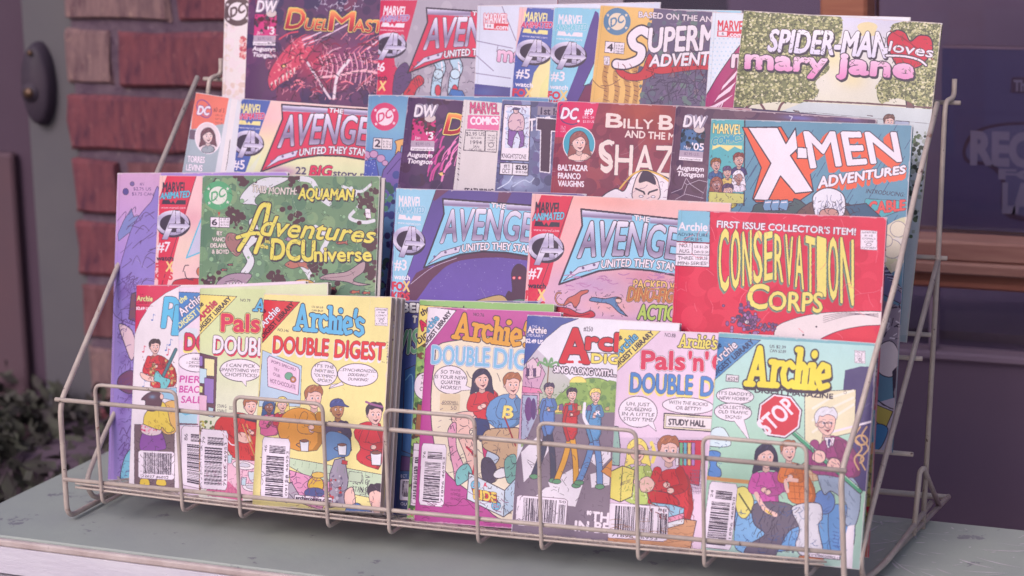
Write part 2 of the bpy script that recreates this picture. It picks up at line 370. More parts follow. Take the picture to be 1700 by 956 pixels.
    def corner(s, src, dst, mcol, acol, num, watch=True, wcol=WH, url=WH):
        """publisher's corner box: a local frame where the first word is 100 wide"""
        s.A(src, dst)
        s.T('MARVEL', 2, 42, 98, 42, 40, mcol, (), 1.5)
        s.poly([(0, 92), (4, 74), (30, 74), (38, 88), (46, 76), (56, 90), (64, 74), (98, 74), (98, 92)], mcol)
        s.T('ANIMATED', -8, 72, 112, 62, 26, acol, [(mcol if sum(mcol) < 300 else WH, 1.5)], 2.5, .2)
        s.T('www.marvel.com', -2, 110, 98, 110, 10, url, (), .6)
        sil = [(236, 230, 246), (176, 166, 202), (226, 220, 240), (150, 140, 178)]
        s.ell(52, 174, 70, 54, K); s.ell(47, 168, 68, 51, None, None, 0, 0, 1., sil); s.ell(49, 170, 53, 37, K)
        for q in ([(8, 236), (30, 236), (68, 142), (68, 116), (50, 116)], [(58, 118), (76, 118), (84, 208), (66, 208)], [(36, 172), (98, 172), (98, 158), (120, 180), (98, 202), (98, 189), (30, 189)]): s.poly(q, None, K, 3, grad=sil); s.poly(q, None, None, grad=sil)
        s.T(num, -10, 285, 42, 285, 38, WH, (), 3.5)
        if watch:
            s.T('watch', -10, 322, 58, 322, 18, wcol, (), 2)
            s.T('FO', -16, 364, 30, 364, 30, (215, 60, 80), (), 5); s.T('X', 30, 366, 58, 366, 38, (240, 205, 130), (), 4)
            s.T('KIDS', -16, 400, 58, 400, 28, (215, 60, 80), (), 5)
        s.A(None, None); return s
    def avengers(s, dst, plate, more=True):
        s.A([(345, 98), (600, 120), (242, 470)], dst)
        out = [(345, 98), (1010, 148), (1010, 432), (820, 412), (690, 390), (560, 385), (440, 400), (242, 472), (352, 180)]
        s.poly(out, plate, K, 9)
        sil = [(240, 235, 248), (190, 182, 215), (132, 115, 152), (215, 208, 232)]
        s.poly([(350, 103), (600, 122), (600, 150), (350, 136)], None, None, grad=sil); s.poly([(690, 128), (1005, 152), (1005, 178), (690, 158)], None, None, grad=sil)
        s.T('THE', 608, 144, 685, 152, 24, WH, [(K, 2)], 2)
        s.T('AVENGE', 332, 338, 818, 332, 175, WH, [(K, 5)], 7, .16, grad=sil, h1=150, bow=-16, off=.0)
        s.T('RS', 828, 335, 985, 350, 150, WH, [(K, 5)], 7, .0, grad=sil)
        s.poly([(262, 455), (335, 385), (445, 352), (432, 388), (340, 412)], (215, 208, 232), K, 3)
        for q in ((300, 412), (360, 388), (415, 371)): s.ell(*q, 7, 7, (110, 90, 130))
        s.T('UNITED THEY STAND', 450, 386, 860, 400, 38, WH, [(K, 4)], 4, .05, bow=-18); s.A(None, None); return s
    def archie(s, q, col, ol=K, ow=5., tail='', w=7.5, extra=None, shadow=None):
        """slab lettered word in a local 100x44 frame placed by three points: top-left, top-right, bottom-left"""
        s.A([(0, 0), (100, 0), (0, 44)], q)
        L = [[(3, 42), (13, 3), (23, 42)], [(8, 30), (19, 30)], [(-1, 42), (8, 42)], [(18, 42), (28, 42)],
             [(36, 17), (36, 42)], [(31, 17), (36, 17)], [(31, 42), (42, 42)], [(36, 24), (41, 18), (47, 18)],
             [(62, 21), (57, 17), (51, 20), (49, 29), (52, 39), (58, 42), (63, 38)],
             [(70, 2), (70, 42)], [(66, 2), (70, 2)], [(66, 42), (74, 42)], [(70, 24), (75, 18), (80, 22), (80, 42)], [(78, 42), (84, 42)],
             [(90, 18), (90, 42)], [(86, 18), (90, 18)], [(86, 42), (94, 42)],
             [(100, 31), (112, 28), (110, 19), (103, 17), (98, 24), (98, 33), (103, 42), (112, 39)]]
        D = [(90, 6, 4.6)]
        if tail == "'s": L += [[(121, 3), (119, 14)], [(136, 20), (129, 16), (123, 20), (126, 28), (134, 31), (136, 38), (129, 43), (122, 40)]]
        def draw(wd, c, dx=0, dy=0):
            for st in L: s.line([(a + dx, b + dy) for a, b in st], c, wd)
            for x, y, r in D: s.ell(x + dx, y + dy, r + (wd - w) / 2, r + (wd - w) / 2, c)
        if shadow: draw(w * .82 + ow * .8, shadow[2], shadow[0], shadow[1])
        w *= .82; draw(w + ow * .8, ol)
        draw(w, col); s.A(None, None); return s
    def library(s, a, b, c, bgc, w1, w2, the=None):
        """triangular corner flash: a top-left, b top-right, c bottom-left"""
        a, b, c = map(lambda p: np.array(p, float), (a, b, c)); s.poly([a, b, c], bgc, K, .8 * s.u())
        d = b - c; L = np.linalg.norm(d); n = np.array([d[1], -d[0]]) / L * -1; n = n if n @ (a - c) > 0 else -n
        def p(u, v): return tuple(c + d * u + n * v * L)
        s.T('DIGEST LIBRARY', *p(.08, .035), *p(.9, .035), L * .085, w2, (), L * .012)
        s.T('Archie', *p(.22, .16), *p(.66, .16), L * .13, w1, [(K, L * .01)], L * .014, .05); s.T('the', *p(.33, .33), *p(.47, .33), L * .085, the or w2, (), L * .006, .2)
        return s
    def finish(s, seed):
        r = np.random.RandomState(seed); H, W = s.H, s.W
        def nz(n):
            g = r.rand(n + 2, n + 2); ys = np.linspace(0, n, H); xs = np.linspace(0, n, W); iy, ix = ys.astype(int), xs.astype(int); fy = (ys - iy)[:, None]; fx = (xs - ix)[None]
            fy = fy * fy * (3 - 2 * fy); fx = fx * fx * (3 - 2 * fx); G = lambda a, b: g[np.ix_(iy + a, ix + b)]
            return (G(0, 0) * (1 - fx) + G(0, 1) * fx) * (1 - fy) + (G(1, 0) * (1 - fx) + G(1, 1) * fx) * fy
        n = nz(4) * .5 + nz(11) * .3 + nz(40) * .2
        s.a = s.a * .91 + np.array([.72, .64, .74], np.float32) * .09      # lavender haze mixed into the print, lifting its blacks
        s.a *= (1 + (n[..., None] - .5) * .09); s.a *= (1 + (r.rand(H, W, 1).astype(np.float32) - .5) * .06)
        # rubbed edges and handling creases
        Y, X = np.ogrid[0:H, 0:W]; e = np.minimum(np.minimum(X, W - 1 - X), np.minimum(Y, H - 1 - Y)); f = nz(60)
        wr = (e < 2 + 5 * f ** 3 * (nz(9) > .45)); s.a[wr] = s.a[wr] * .35 + np.array([.86, .80, .82]) * .65
        for k in range(3):
            x, y = r.randint(W), r.randint(H // 2); a = r.uniform(0, 6.28)
            for t in range(r.randint(20, 110)):
                x += math.cos(a); y += math.sin(a); a += r.uniform(-.1, .1)
                if 0 <= int(x) < W and 0 <= int(y) < H: s.a[int(y), int(x)] = s.a[int(y), int(x)] * .6 + .34
        if W > 560:                              # fold beside the spine and stress ticks across it
            xf = int(3.2 * PPM); s.a[:, xf:xf + 1] = s.a[:, xf:xf + 1] * .8 + .14; s.a[:, xf + 1:xf + 3] *= .93
            for k in range(26):
                y = r.randint(H); L_ = r.randint(3, 16); s.a[y, :L_] = s.a[y, :L_] * .45 + .45
        for cx, cy in ((0, 0), (W - 1, 0)):      # softened corners
            q = r.uniform(4, 12); m = (abs(X - cx) + abs(Y - cy)) < q; s.a[m] = s.a[m] * .4 + .5
        im = bpy.data.images.new('print', W, H); px = np.ones((H, W, 4), np.float32); px[..., :3] = np.clip(s.a[::-1], 0, 1)
        im.pixels.foreach_set(px.ravel()); im.update(); im.pack(); return im
# ------------------------------------------------------------------ the print of each cover, measured off its own surface
A_=(0,0,3.186); B_=(360,0,3.186); C_=(780,0,2.811); D_=(1160,0,2.517); E_=(180,270,3.542); F_=(630,300,3.269); G_=(1100,330,2.583)
H_=(80,460,2.172); I_=(300,470,2.39); J_=(640,490,2.2225); K_=(980,530,2.244); N_=(1380,640,3.027); P_=(200,460,3.985); Q_=(420,470,4.157); S_=(200,640,4.346)
SK=(240,196,184); RED=(212,48,86); BLU=(70,110,185); YEL=(240,222,120)
ORG=(222,130,60); NAV=(66,60,116); BRN=(110,70,80)

def p_dc_white(c):
    c.Z(*B_); c.spray([(20,150),(160,150),(150,500),(20,500)],60,[(232,214,205),(238,222,226)],8,20)
    c.bullet(110,60,78,(88,66,72),(235,225,230),.62)
    for y in (210,250,290): c.spray([(125,y-16),(175,y-16),(175,y+20),(125,y+20)],30,[(206,90,100),(232,170,165),(190,70,90)],3,9)
    c.line([(50,130),(56,136)],K,3)
    c.spray([(20,440),(160,440),(150,500),(20,500)],20,[(225,200,190)],6,16)
def dragon(c,f):
    """loose monster-like flare of red and pink brushwork, not a figure"""
    r=c.rng
    c.soft(f(520,330)[0],f(520,330)[1],150,110,(190,40,80),.8); c.soft(*f(740,330),140,110,(150,60,120),.7)
    for i in range(60):
        x,y=r.uniform(330,860),r.uniform(200,500); L=r.uniform(30,110); a=r.uniform(-.9,.2)
        c.line([f(x,y),f(x+L*.5,y+L*a*.5-10),f(x+L,y+L*a)],[(214,60,90),(236,120,140),(130,30,70),(240,190,210)][r.randint(4)],r.uniform(2,9),True)
    for i in range(11):
        x=545+i*26; c.line([f(x,300-i*3),f(x+18,350),f(x+6,400+i*5)],(232,160,185),6,True); c.line([f(x+6,300-i*3),f(x+26,350),f(x+14,400+i*5)],(70,30,60),3,True)
    c.line([f(530,410),f(640,400),f(760,375),f(850,385)],(240,180,195),12,True)
    c.poly([f(*p) for p in ((270,420),(300,340),(380,240),(470,180),(520,210),(500,280),(450,330),(400,400),(330,450),(290,480))],(206,62,96),K,3,True)
    c.spray([f(290,400),f(400,250),(f(500,200)),f(480,300),f(360,440)],60,[(236,110,130),(160,30,60),(240,160,160)],2,8)
    for i in range(7): c.poly([f(285+i*20,440-i*13),f(296+i*20,432-i*13),f(292+i*20,470-i*12)],(238,220,215))
    c.ell(*f(355,350),16,12,(70,20,40)); c.ell(*f(355,350),8,7,(240,200,120))
    for i in range(5): c.line([f(450+i*4,200+i*12),f(560,150+i*16),f(640+i*30,110)],(230,200,225) if i%2 else (90,60,100),7,True)
    c.line([f(700,320),f(640,400),f(620,520)],(232,214,226),16,True); c.line([f(480,330),f(540,430),f(600,520)],(225,205,220),12,True)
def p_duel(c):
    c.Z(*B_); c.spray([(150,0),(870,0),(840,530),(140,530)],160,[(84,44,92),(60,36,80),(96,50,96),(110,44,84),(52,36,84)],14,44)
    dragon(c,lambda x,y:(x,y))
    dwbox(c,[(0,0),(100,0),(0,100)],[(205,0),(323,2),(198,118)],(206,44,120),'3')
    for s,y in (('Augustyn',266),('Tiongson',298)): c.T(s,188,y,308,y+6,22,WH,(),1.6,.15)
    sil=[(250,170,90),(210,50,60),(150,20,50)]
    c.T('D',362,150,455,152,105,RED,[(YEL,5),(K,5)],6,.2,grad=sil); c.T('UEL',462,155,585,162,58,RED,[(YEL,4),(K,5)],4,.2,grad=sil)
    c.T('M',592,160,720,165,100,RED,[(YEL,5),(K,5)],6,.1,grad=sil); c.T('ASTERS',722,165,1010,178,62,RED,[(YEL,4),(K,5)],4,.1,grad=sil)
def dwbox(c,src,dst,col,num,yr=None):
    c.A(src,dst); c.poly([(0,62),(100,62),(100,158),(0,158)],col,K,2); r=c.rng
    c.spray([(10,64),(95,64),(98,130),(50,150),(5,130)],40,[tuple(int(v*.35) for v in col),tuple(int(v*.6) for v in col),K],3,11); c.ell(74,58,24,18,(214,196,196),K,2)
    c.poly([(0,150),(100,150),(100,158),(0,158)],col); c.poly([(0,158),(100,158),(100,186),(0,186)],(178,160,180)); c.poly([(0,186),(100,186),(100,202),(0,202)],WH)
    c.T('DW',6,52,92,52,50,WH,[(K,2)],5,.1,sh=(7,-4,(150,140,165)))
    if yr: c.T(yr[0],16,152,46,152,16,WH,(),1.2); c.T("'"+yr[1],50,152,100,152,30,WH,(),2.5)
    else: c.T('Jan',14,152,38,152,15,WH,(),1); c.T("'"+num,62,152,92,152,32,WH,(),3)
    c.T('$2.95 U.S.',20,178,84,178,12,(110,90,120),(),.8); c.T('dreamwaveprod.com',6,198,94,198,8,K,(),.3); c.A(None,None)
def p_av6(c):
    c.Z(*B_); c.poly([(860,0),(1062,2),(925,510),(830,505)],(206,40,84)); c.soft(1250,420,220,200,(150,140,160),.5)
    c.spray([(1070,0),(1420,10),(1420,540),(930,540)],60,[(172,164,180),(160,152,170),(182,174,188)],10,30)
    for x in (1180,1270):
        c.line([(x-10,320),(x+6,360),(x-14,420),(x-24,520)],K,60,True); c.line([(x-10,320),(x+6,360),(x-14,420),(x-24,520)],(176,208,228),50,True); c.ell(x-8,392,26,26,(196,222,236),K,4); c.line([(x+10,330),(x+14,372)],WH,8)
        c.ell(x-10,478,16,30,(206,60,80),K,3)
    c.poly([(1000,460),(1060,400),(1090,410),(1095,440),(1060,470),(1040,510),(990,510)],(200,50,70),K,4,True)
    for i in range(4): c.line([(1040+i*14,405+i*4),(1050+i*14,440)],K,3)
    c.poly([(930,500),(945,380),(1000,330),(1030,400),(1010,460),(960,510)],(88,62,110),K,3,True); c.poly([(1225,505),(1240,470),(1300,480),(1320,520)],(60,110,180),K,4)
    c.avengers([(1110,42),(1345,60),(1010,384)],RED)
    c.corner([(0,0),(100,0),(0,92)],[(885,28),(1010,34),(868,140)],WH,(150,120,180),'#6',True,K)
def p_mc14(c):
    c.Z(*C_); c.poly([(25,25),(230,30),(190,345),(15,345)],(214,220,238)); 
    for a,b in (((30,190),(200,225)),((130,215),(125,240)),((20,250),(110,330)),((20,340),(190,365)),((150,30),(215,190))): c.line([a,b],(140,130,165),4)
    c.poly([(18,390),(190,408),(185,470),(15,460)],(78,74,140)); c.poly([(16,440),(190,450),(185,480),(15,470)],(130,60,110)); c.soft(60,430,60,20,(90,110,170),.6)
    c.T('MARVEL',66,108,178,112,46,WH,[((214,60,80),3)],3); c.poly([(64,106),(180,110),(178,142),(64,138)],(214,60,80)); c.poly([(68,108),(112,110),(112,134),(68,132)],WH); c.T('14',82,126,98,127,12,K,(),1); c.T('.com',116,136,176,138,22,WH,(),3)
    c.T('mary',130,284,330,300,72,(226,150,196),[(K,4)],10,grad=[(240,200,225),(214,130,180)])
def p_av5b(c):
    c.Z(*C_); c.poly([(232,30),(270,32),(210,250),(200,240)],(240,190,190)); c.poly([(300,340),(400,200),(360,470),(270,470)],(240,226,160)); c.soft(330,430,50,50,(240,226,160),.7); c.poly([(330,400),(400,300),(380,480),(320,480)],(230,224,150))
    c.corner([(0,0),(100,0),(0,92)],[(255,52),(375,62),(246,152)],(240,226,150),(206,50,100),'#5')
def p_av3b(c):
    c.Z(*C_); c.poly([(585,50),(600,60),(640,400),(560,500),(440,480),(500,330),(560,120)],(84,64,140)); c.poly([(600,250),(640,240),(560,390),(530,400)],(150,220,235),K,3); c.poly([(540,400),(640,380),(640,480),(500,480)],(110,40,80),K,3)
    c.corner([(0,0),(100,0),(0,92)],[(414,64),(535,72),(406,164)],WH,(110,200,220),'#3')
def p_super(c):
    c.Z(*C_); c.poly([(860,35),(1240,60),(1200,520),(790,500)],(96,84,118)); r=c.rng
    c.spray([(870,40),(1240,60),(1200,520),(800,500)],260,[(92,98,120),(110,90,130),(84,76,110),(120,100,120),(100,120,120)],6,18)
    for i in range(26):
        x,y=r.uniform(840,1150),r.uniform(280,500); c.line([(x,y),(x+r.uniform(-40,60),y-r.uniform(30,90)),(x+r.uniform(-20,110),y-r.uniform(60,130))],(66,54,84),r.uniform(2,6),True)
    for x in (640,690,740,780):
        c.line([(x,300),(x-12,360),(x-2,420),(x-14,500)],(190,140,84),24,True)
        for k in range(8): c.line([(x-14,310+k*22),(x+r.uniform(-6,14),318+k*22)],(110,70,70),3)
    for a,b in (((570,370),(640,415)),((700,370),(610,400)),((840,330),(790,420))): c.line([a,((a[0]+b[0])/2,(a[1]+b[1])/2+12),b],(120,80,70),3,True)
    c.bullet(687,100,64,(88,130,168),(236,216,190))
    c.poly([(633,192),(722,200),(718,252),(628,244)],WH,K,2); c.line([(676,196),(672,248)],K,2.5); c.T('4',640,236,666,238,34,K,(),3)
    for k,t in enumerate(('$1.75 US','$2.50 CAN','FEB 97')): c.T(t,680,216+k*14,714,219+k*14,9,K)
    c.code(626,262,26,40)
    c.T('BASED ON THE ANIMATED SERIES',788,80,1395,122,26,(226,214,224),[(K,1.5)],2.4)
    c.poly([(680,300),(740,340),(800,330),(840,250),(870,330),(820,370),(740,375),(690,345)],(196,50,66),K,3,True); c.poly([(850,320),(1200,300),(1200,330),(1060,325),(900,345),(850,335)],(196,50,66),K,2,True)
    c.line([(838,160),(800,140),(758,170),(765,210),(800,232),(790,275),(730,300),(684,298)],K,52,True); c.line([(838,160),(800,140),(758,170),(765,210),(800,232),(790,275),(730,300),(684,298)],WH,38,True)
    c.T('UPERMAN',832,242,1290,225,108,WH,[(K,4)],9,.12,h1=118); c.T('ADVENTURES',838,310,1275,298,52,WH,[(K,3)],6,.18,h1=66,sh=(4,14,(196,50,66)))
def p_mc6(c):
    c.Z(*C_); c.poly([(1130,60),(1290,65),(1270,520),(1100,500)],(222,232,242))
    for y in range(10):
        for x in range(7): c.ell(1125+x*20+(y%2)*10,180+y*20,4,4,(190,216,236))
    c.poly([(1270,200),(1200,290),(1130,400),(1095,500),(1280,520),(1290,200)],(170,50,110),K,4,True)
    for i in range(6): c.poly([(1260-i*6,290+i*30),(1190-i*10,380+i*22),(1150-i*8,500),(1180-i*6,500),(1215-i*4,400+i*14)],(240,214,232) if i%2 else (140,40,90))
    c.T('MARVEL',1157,140,1290,146,46,(214,60,80),(),3); c.poly([(1155,142),(1290,148),(1288,176),(1154,170)],(214,60,80)); c.poly([(1160,146),(1200,148),(1200,168),(1160,166)],WH); c.T('6',1176,163,1186,163,13,K,(),1); c.T('.com',1207,170,1272,173,22,WH,(),3)
    c.T('mary',1222,312,1420,330,88,(240,214,228),[(K,5)],10)
def p_loves(c):
    c.Z(*D_); c.poly([(130,40),(1040,80),(1000,1500),(60,1500)],None,None,grad=[(216,216,240),(230,226,222),(228,226,205),(226,222,190),(214,222,205),(196,210,205),(190,205,210),(180,200,205)])
    c.ell(705,112,42,20,(236,220,170)); c.poly([(664,112),(746,112),(735,150),(675,150)],(236,220,170)); c.soft(640,330,60,40,(240,224,160),.6); c.soft(560,240,60,60,(236,226,170),.8)
    tree=[(150,60),(330,40),(560,60),(600,90),(590,170),(540,230),(545,290),(490,340),(500,390),(440,430),(330,425),(210,440),(130,440)]
    tr2=[(830,95),(1020,105),(1000,470),(930,450),(830,410),(760,430),(745,360),(790,300),(860,250),(790,200),(800,140)]
    c.line([(330,470),(350,430),(400,400)],(110,72,80),10,True); c.line([(170,500),(200,450),(240,420)],(110,72,80),12,True); c.line([(290,480),(270,450),(250,420)],(110,72,80),9,True)
    c.line([(1010,640),(935,540),(890,470),(880,410)],K,34,True); c.line([(1010,640),(935,540),(890,470),(880,410)],(122,80,86),24,True); c.line([(930,520),(980,490),(1010,470)],(122,80,86),12,True)
    for t in (tree,tr2):
        c.poly(t,(120,126,88),None,0,True); c.spray(t,2400,[(88,92,72),(122,130,88),(156,160,108),(186,186,134),(206,204,150),(104,108,80),(222,218,180)],2.2,5.2,True,1.3)
        c.spray([(x+(8 if i%2 else -8),y+6) for i,(x,y) in enumerate(t)],300,[(88,92,72),(176,176,124)],2,5)
    c.line([(440,420),(700,432),(1000,452)],(110,80,86),7); c.poly([(440,426),(1000,458),(960,1400),(60,1400),(140,470),(330,470)],(206,216,218)); c.line([(130,470),(480,470),(1000,520)],(140,140,150),2)
    c.poly([(820,505),(880,508),(875,560),(815,560)],(170,180,205),K,2)
    c.line([(150,452),(740,505)],(70,56,90),12)
    c.person(796,510,26,SK,(112,76,70),(120,60,70),[(760,560),(780,540),(830,545),(850,600),(750,600)],0)
    for q in ((400,465),(405,473),(705,482),(395,461)): c.line([q,(q[0]+22,q[1]+3)],(90,70,80),3)
    c.spray([(900,560),(960,600),(900,980),(860,940)],70,[(60,70,60),(90,110,80),(170,180,170)],4,12)
    c.T('SPIDER-MAN',288,212,782,240,88,WH,[(K,4)],7,.12,h1=104,sh=(4,7,K),grad=[(250,246,252),(226,220,244)])
    hc=(206,42,70); H=[(842,290),(800,225),(788,165),(822,130),(862,140),(885,176),(920,152),(965,158),(978,205),(955,250),(915,285)]
    c.poly([(x,y-4) for x,y in H],hc,K,5,True)
    for i in range(5): c.line([(885,180),(800+i*45,128+i*22 if i<3 else 170+i*20)],(150,30,60),3)
    c.T('mary',196,282,530,300,76,(240,176,216),[(K,5)],13,grad=[(248,214,236),(226,130,190)],sh=(4,7,K)); c.T('jane',582,300,892,326,78,(240,176,216),[(K,5)],13,grad=[(248,214,236),(226,130,190)],sh=(4,7,K))
    for q in ((320,222),(432,235),(515,210),(642,262),(760,262),(780,326),(350,212)): c.line([(q[0]-12,q[1]-9),(q[0]+12,q[1]+9)],K,1.5); c.line([(q[0]-10,q[1]+10),(q[0]+10,q[1]-10)],K,1.5)
    c.T('loves',792,212,975,240,42,WH,[(K,4)],4,.25); c.line([(785,232),(860,235),(920,250),(950,272)],K,16,True); c.line([(785,232),(860,235),(920,250),(950,272)],WH,8,True)
# ---- third row
def p_torres(c):
    c.Z(*A_); c.poly([(1180,495),(1330,515),(1240,1000),(1110,1000)],(214,216,224)); c.poly([(1030,490),(1212,520),(1185,660),(1010,690)],(232,116,100),None); c.poly([(1005,685),(1185,655),(1130,960),(940,960)],(160,176,186)); c.poly([(1005,685),(1040,690),(1030,740),(1000,735)],(110,90,110))
    c.ell(1080,575,34,50,None,(120,70,150),5,-30); c.T('DC',1044,604,1104,608,44,WH,[((120,70,150),3)],5,.15); c.T('#3 of 3',1130,590,1186,596,22,(110,50,60),(),1.5)
    for k in range(3): c.T('DEC $2',1140,612+k*20,1180,616+k*20,8,(140,60,70))
    c.ell(1100,730,66,82,(232,214,220),WH,6,-8); c.person(1100,720,36,(236,208,206),(104,66,80),(150,160,170),[(1060,800),(1080,770),(1130,770),(1140,800),(1100,812)],1)
    c.T('TORRES',992,856,1082,862,32,WH,[((120,120,140),2)],3); c.T('LEVINS',984,900,1070,906,32,WH,[((120,120,140),2)],3); c.T('PULIDO',978,944,1060,950,32,WH,[((120,120,140),2)],3)
    c.poly([(1230,500),(1262,505),(1190,960),(1160,960)],(228,222,224)); c.line([(1218,740),(1205,850),(1195,900)],K,3)
def p_av5(c):
    c.Z(*B_); c.poly([(90,520),(820,545),(780,1000),(50,950)],None,None,grad=[(240,200,190),(238,206,200),(236,222,178),(226,232,180),(220,226,176)])
    c.soft(200,620,200,90,(240,170,180),.5); c.poly([(105,522),(285,528),(150,910),(60,905)],(70,92,168)); c.poly([(240,800),(190,915),(150,915)],(220,228,200))
    c.soft(350,900,80,24,(200,150,190),.8); c.soft(330,915,60,18,(110,60,120),.5)
    c.avengers([(342,552),(585,570),(232,906)],RED)
    c.T('22',415,918,470,922,36,(70,60,100),(),2); c.T('BIG',488,930,600,930,52,(220,50,90),[(K,4)],6,.2); c.T('story pages!',614,930,900,950,34,(70,60,100),(),3)
    c.corner([(0,0),(100,0),(0,92)],[(122,544),(240,552),(113,656)],(240,226,150),(206,50,100),'#5',False)
def p_dc2(c):
    c.Z(*B_); c.poly([(800,500),(1100,510),(1040,1000),(740,1000)],None,None,grad=[(96,146,190),(120,176,206),(92,140,196),(90,90,160)])
    c.bullet(888,617,74,(214,58,110),(240,220,232))
    c.poly([(830,728),(930,734),(926,792),(824,786)],(232,222,226),K,3); c.line([(874,731),(870,789)],K,3); c.T('2',834,775,864,777,38,K,(),4)
    for k in range(3): c.T('$1.75 US',880,752+k*14,922,754+k*14,9,K)
    c.poly([(945,745),(1010,735),(990,780),(975,775),(960,900),(930,900),(950,780)],(226,170,100),K,4,True)
    for q in ((790,820,24),(830,815,22),(868,838,22),(890,862,16),(780,845,18)): c.ell(q[0],q[1],q[2],q[2]*.9,(196,150,190),(90,50,100),3)
    c.poly([(780,850),(840,840),(870,1000),(740,1000)],(76,92,176),K,3); c.spray([(785,860),(835,850),(850,990),(750,990)],30,[(180,190,225)],2,3)
    c.poly([(880,900),(960,800),(1010,820),(960,1000),(860,1000)],(110,86,160),K,4); c.line([(900,920),(960,850),(980,830)],(60,40,100),4)
    c.spray([(870,960),(1200,990),(1100,1700),(700,1700)],260,[(50,90,80),(60,70,140),(46,44,100),(80,140,110),(90,80,160)],8,24)
def p_dw3(c):
    c.Z(*B_); c.spray([(1000,500),(1420,520),(1370,1100),(930,1100)],160,[(74,44,88),(60,38,78),(84,52,96),(66,36,70)],12,34)
    for i in range(26):
        x=c.rng.uniform(1110,1280); y=c.rng.uniform(770,960); c.line([(x,y),(x+14,y-50),(x+46,y-90)],[(206,70,150),(236,130,190),(120,40,110)][i%3],c.rng.uniform(4,14),True)
    c.ell(1190,920,12,9,(240,200,120)); c.ell(1200,918,5,6,K)
    dwbox(c,[(0,0),(100,0),(0,100)],[(1040,553),(1165,556),(1032,673)],(206,44,120),'3')
    for s,y in (('Augustyn',828),('Tiongson',862)): c.T(s,1006,y,1138,y+6,24,WH,(),1.8,.15)
    c.T('D',1200,706,1300,712,104,RED,[(YEL,5),(K,5)],6,.2,grad=[(250,170,90),(210,50,60),(150,20,50)])
def p_94(c):
    c.Z(*C_); c.poly([(-60,460),(170,470),(150,1100),(-120,1100)],(222,214,214))
    c.T('MARVEL',0,528,134,532,52,(214,80,130),[(K,1.5)],3.5); c.poly([(-10,536),(138,540),(134,608),(40,604),(20,600),(-14,600)],(226,110,160)); c.T('COMICS',2,580,132,580,34,WH,[((214,60,120),2)],5,.0)
    c.line([(72,610),(126,612),(122,710),(70,706),(72,610)],K,3); c.line([(-20,606),(70,610),(68,706),(-30,700),(-20,606)],K,3)
    for t,y,h,x0,x1 in (('$2.95 US',632,17,-18,66),('$3.75 CAN',646,8,4,54),('1994',672,18,2,54),('JAN',688,11,14,42),('UK £2.20',702,10,-4,52)): c.T(t,x0,y,x1,y+2,h,K,(),1.2)
    for k,t in enumerate(('APPROVED','BY THE','COMICS','CODE')): c.T(t,82,634+k*11,118,636+k*11,6,K)
    c.ell(98,676,12,10,None,K,2.5); c.T('AUTHORITY',80,700,118,701,6,K); c.T('FEATURING',-25,900,108,904,22,K,(),2.5)
    c.Z(*B_)
    for i in range(30): c.line([(1298-i*.9,540+i*14),(1303-i*.9,546+i*14)],K if i%2 else (200,190,200),5)
def p_knight(c):
    c.Z(*C_); c.spray([(140,450),(440,470),(380,1000),(90,1000)],240,[(96,100,140),(84,86,128),(112,120,160),(74,74,112),(130,140,180),(100,92,140)],12,30)
    c.soft(230,850,60,30,(190,205,235),.7); c.line([(130,880),(180,850),(200,820),(230,800)],(210,220,240),5,True); c.line([(200,870),(250,840),(280,850),(300,830)],(200,212,236),4,True)
    c.poly([(160,488),(284,492),(274,752),(142,746)],(236,226,236),K,4); c.poly([(175,500),(278,502),(270,690),(162,690)],(214,222,240)); c.line([(172,520),(276,540),(166,600),(272,640)],(186,200,230),8)
    c.poly([(180,600),(176,670),(196,690),(206,640),(222,612),(236,650),(228,690),(250,682),(254,640),(244,590)],(130,90,160),K,3); c.poly([(188,540),(220,522),(250,545),(252,600),(230,610),(190,606),(178,580)],(214,180,190),K,3,True); c.ell(215,516,12,14,(220,186,186),K,3); c.poly([(196,510),(208,500),(236,506),(226,514)],(90,80,120),K,2)
    c.T('KNIGHTSTONE',148,736,262,742,21,K,(),1.4)
    c.poly([(141,758),(271,764),(270,820),(138,812)],(232,226,234),K,4); c.line([(200,762),(197,816)],K,3.5); c.T('#1',158,782,183,783,19,K,(),1.2); c.T('OCT',150,806,186,808,20,K,(),1.2); c.T('$2.95',214,790,264,793,20,K,(),1.6); c.T('$4.00 CAN',214,806,266,809,9,K)
    c.poly([(316,495),(440,500),(440,540),(314,536)],(140,130,150)); c.T('1st Issue!',330,532,480,540,30,(60,50,80),(),3)
    c.T('THE',272,612,372,600,56,WH,(),2.5,.15); c.poly([(312,548),(470,560),(470,615),(380,612),(372,806),(326,800),(330,608),(310,605)],(70,46,72),(232,226,236),5)
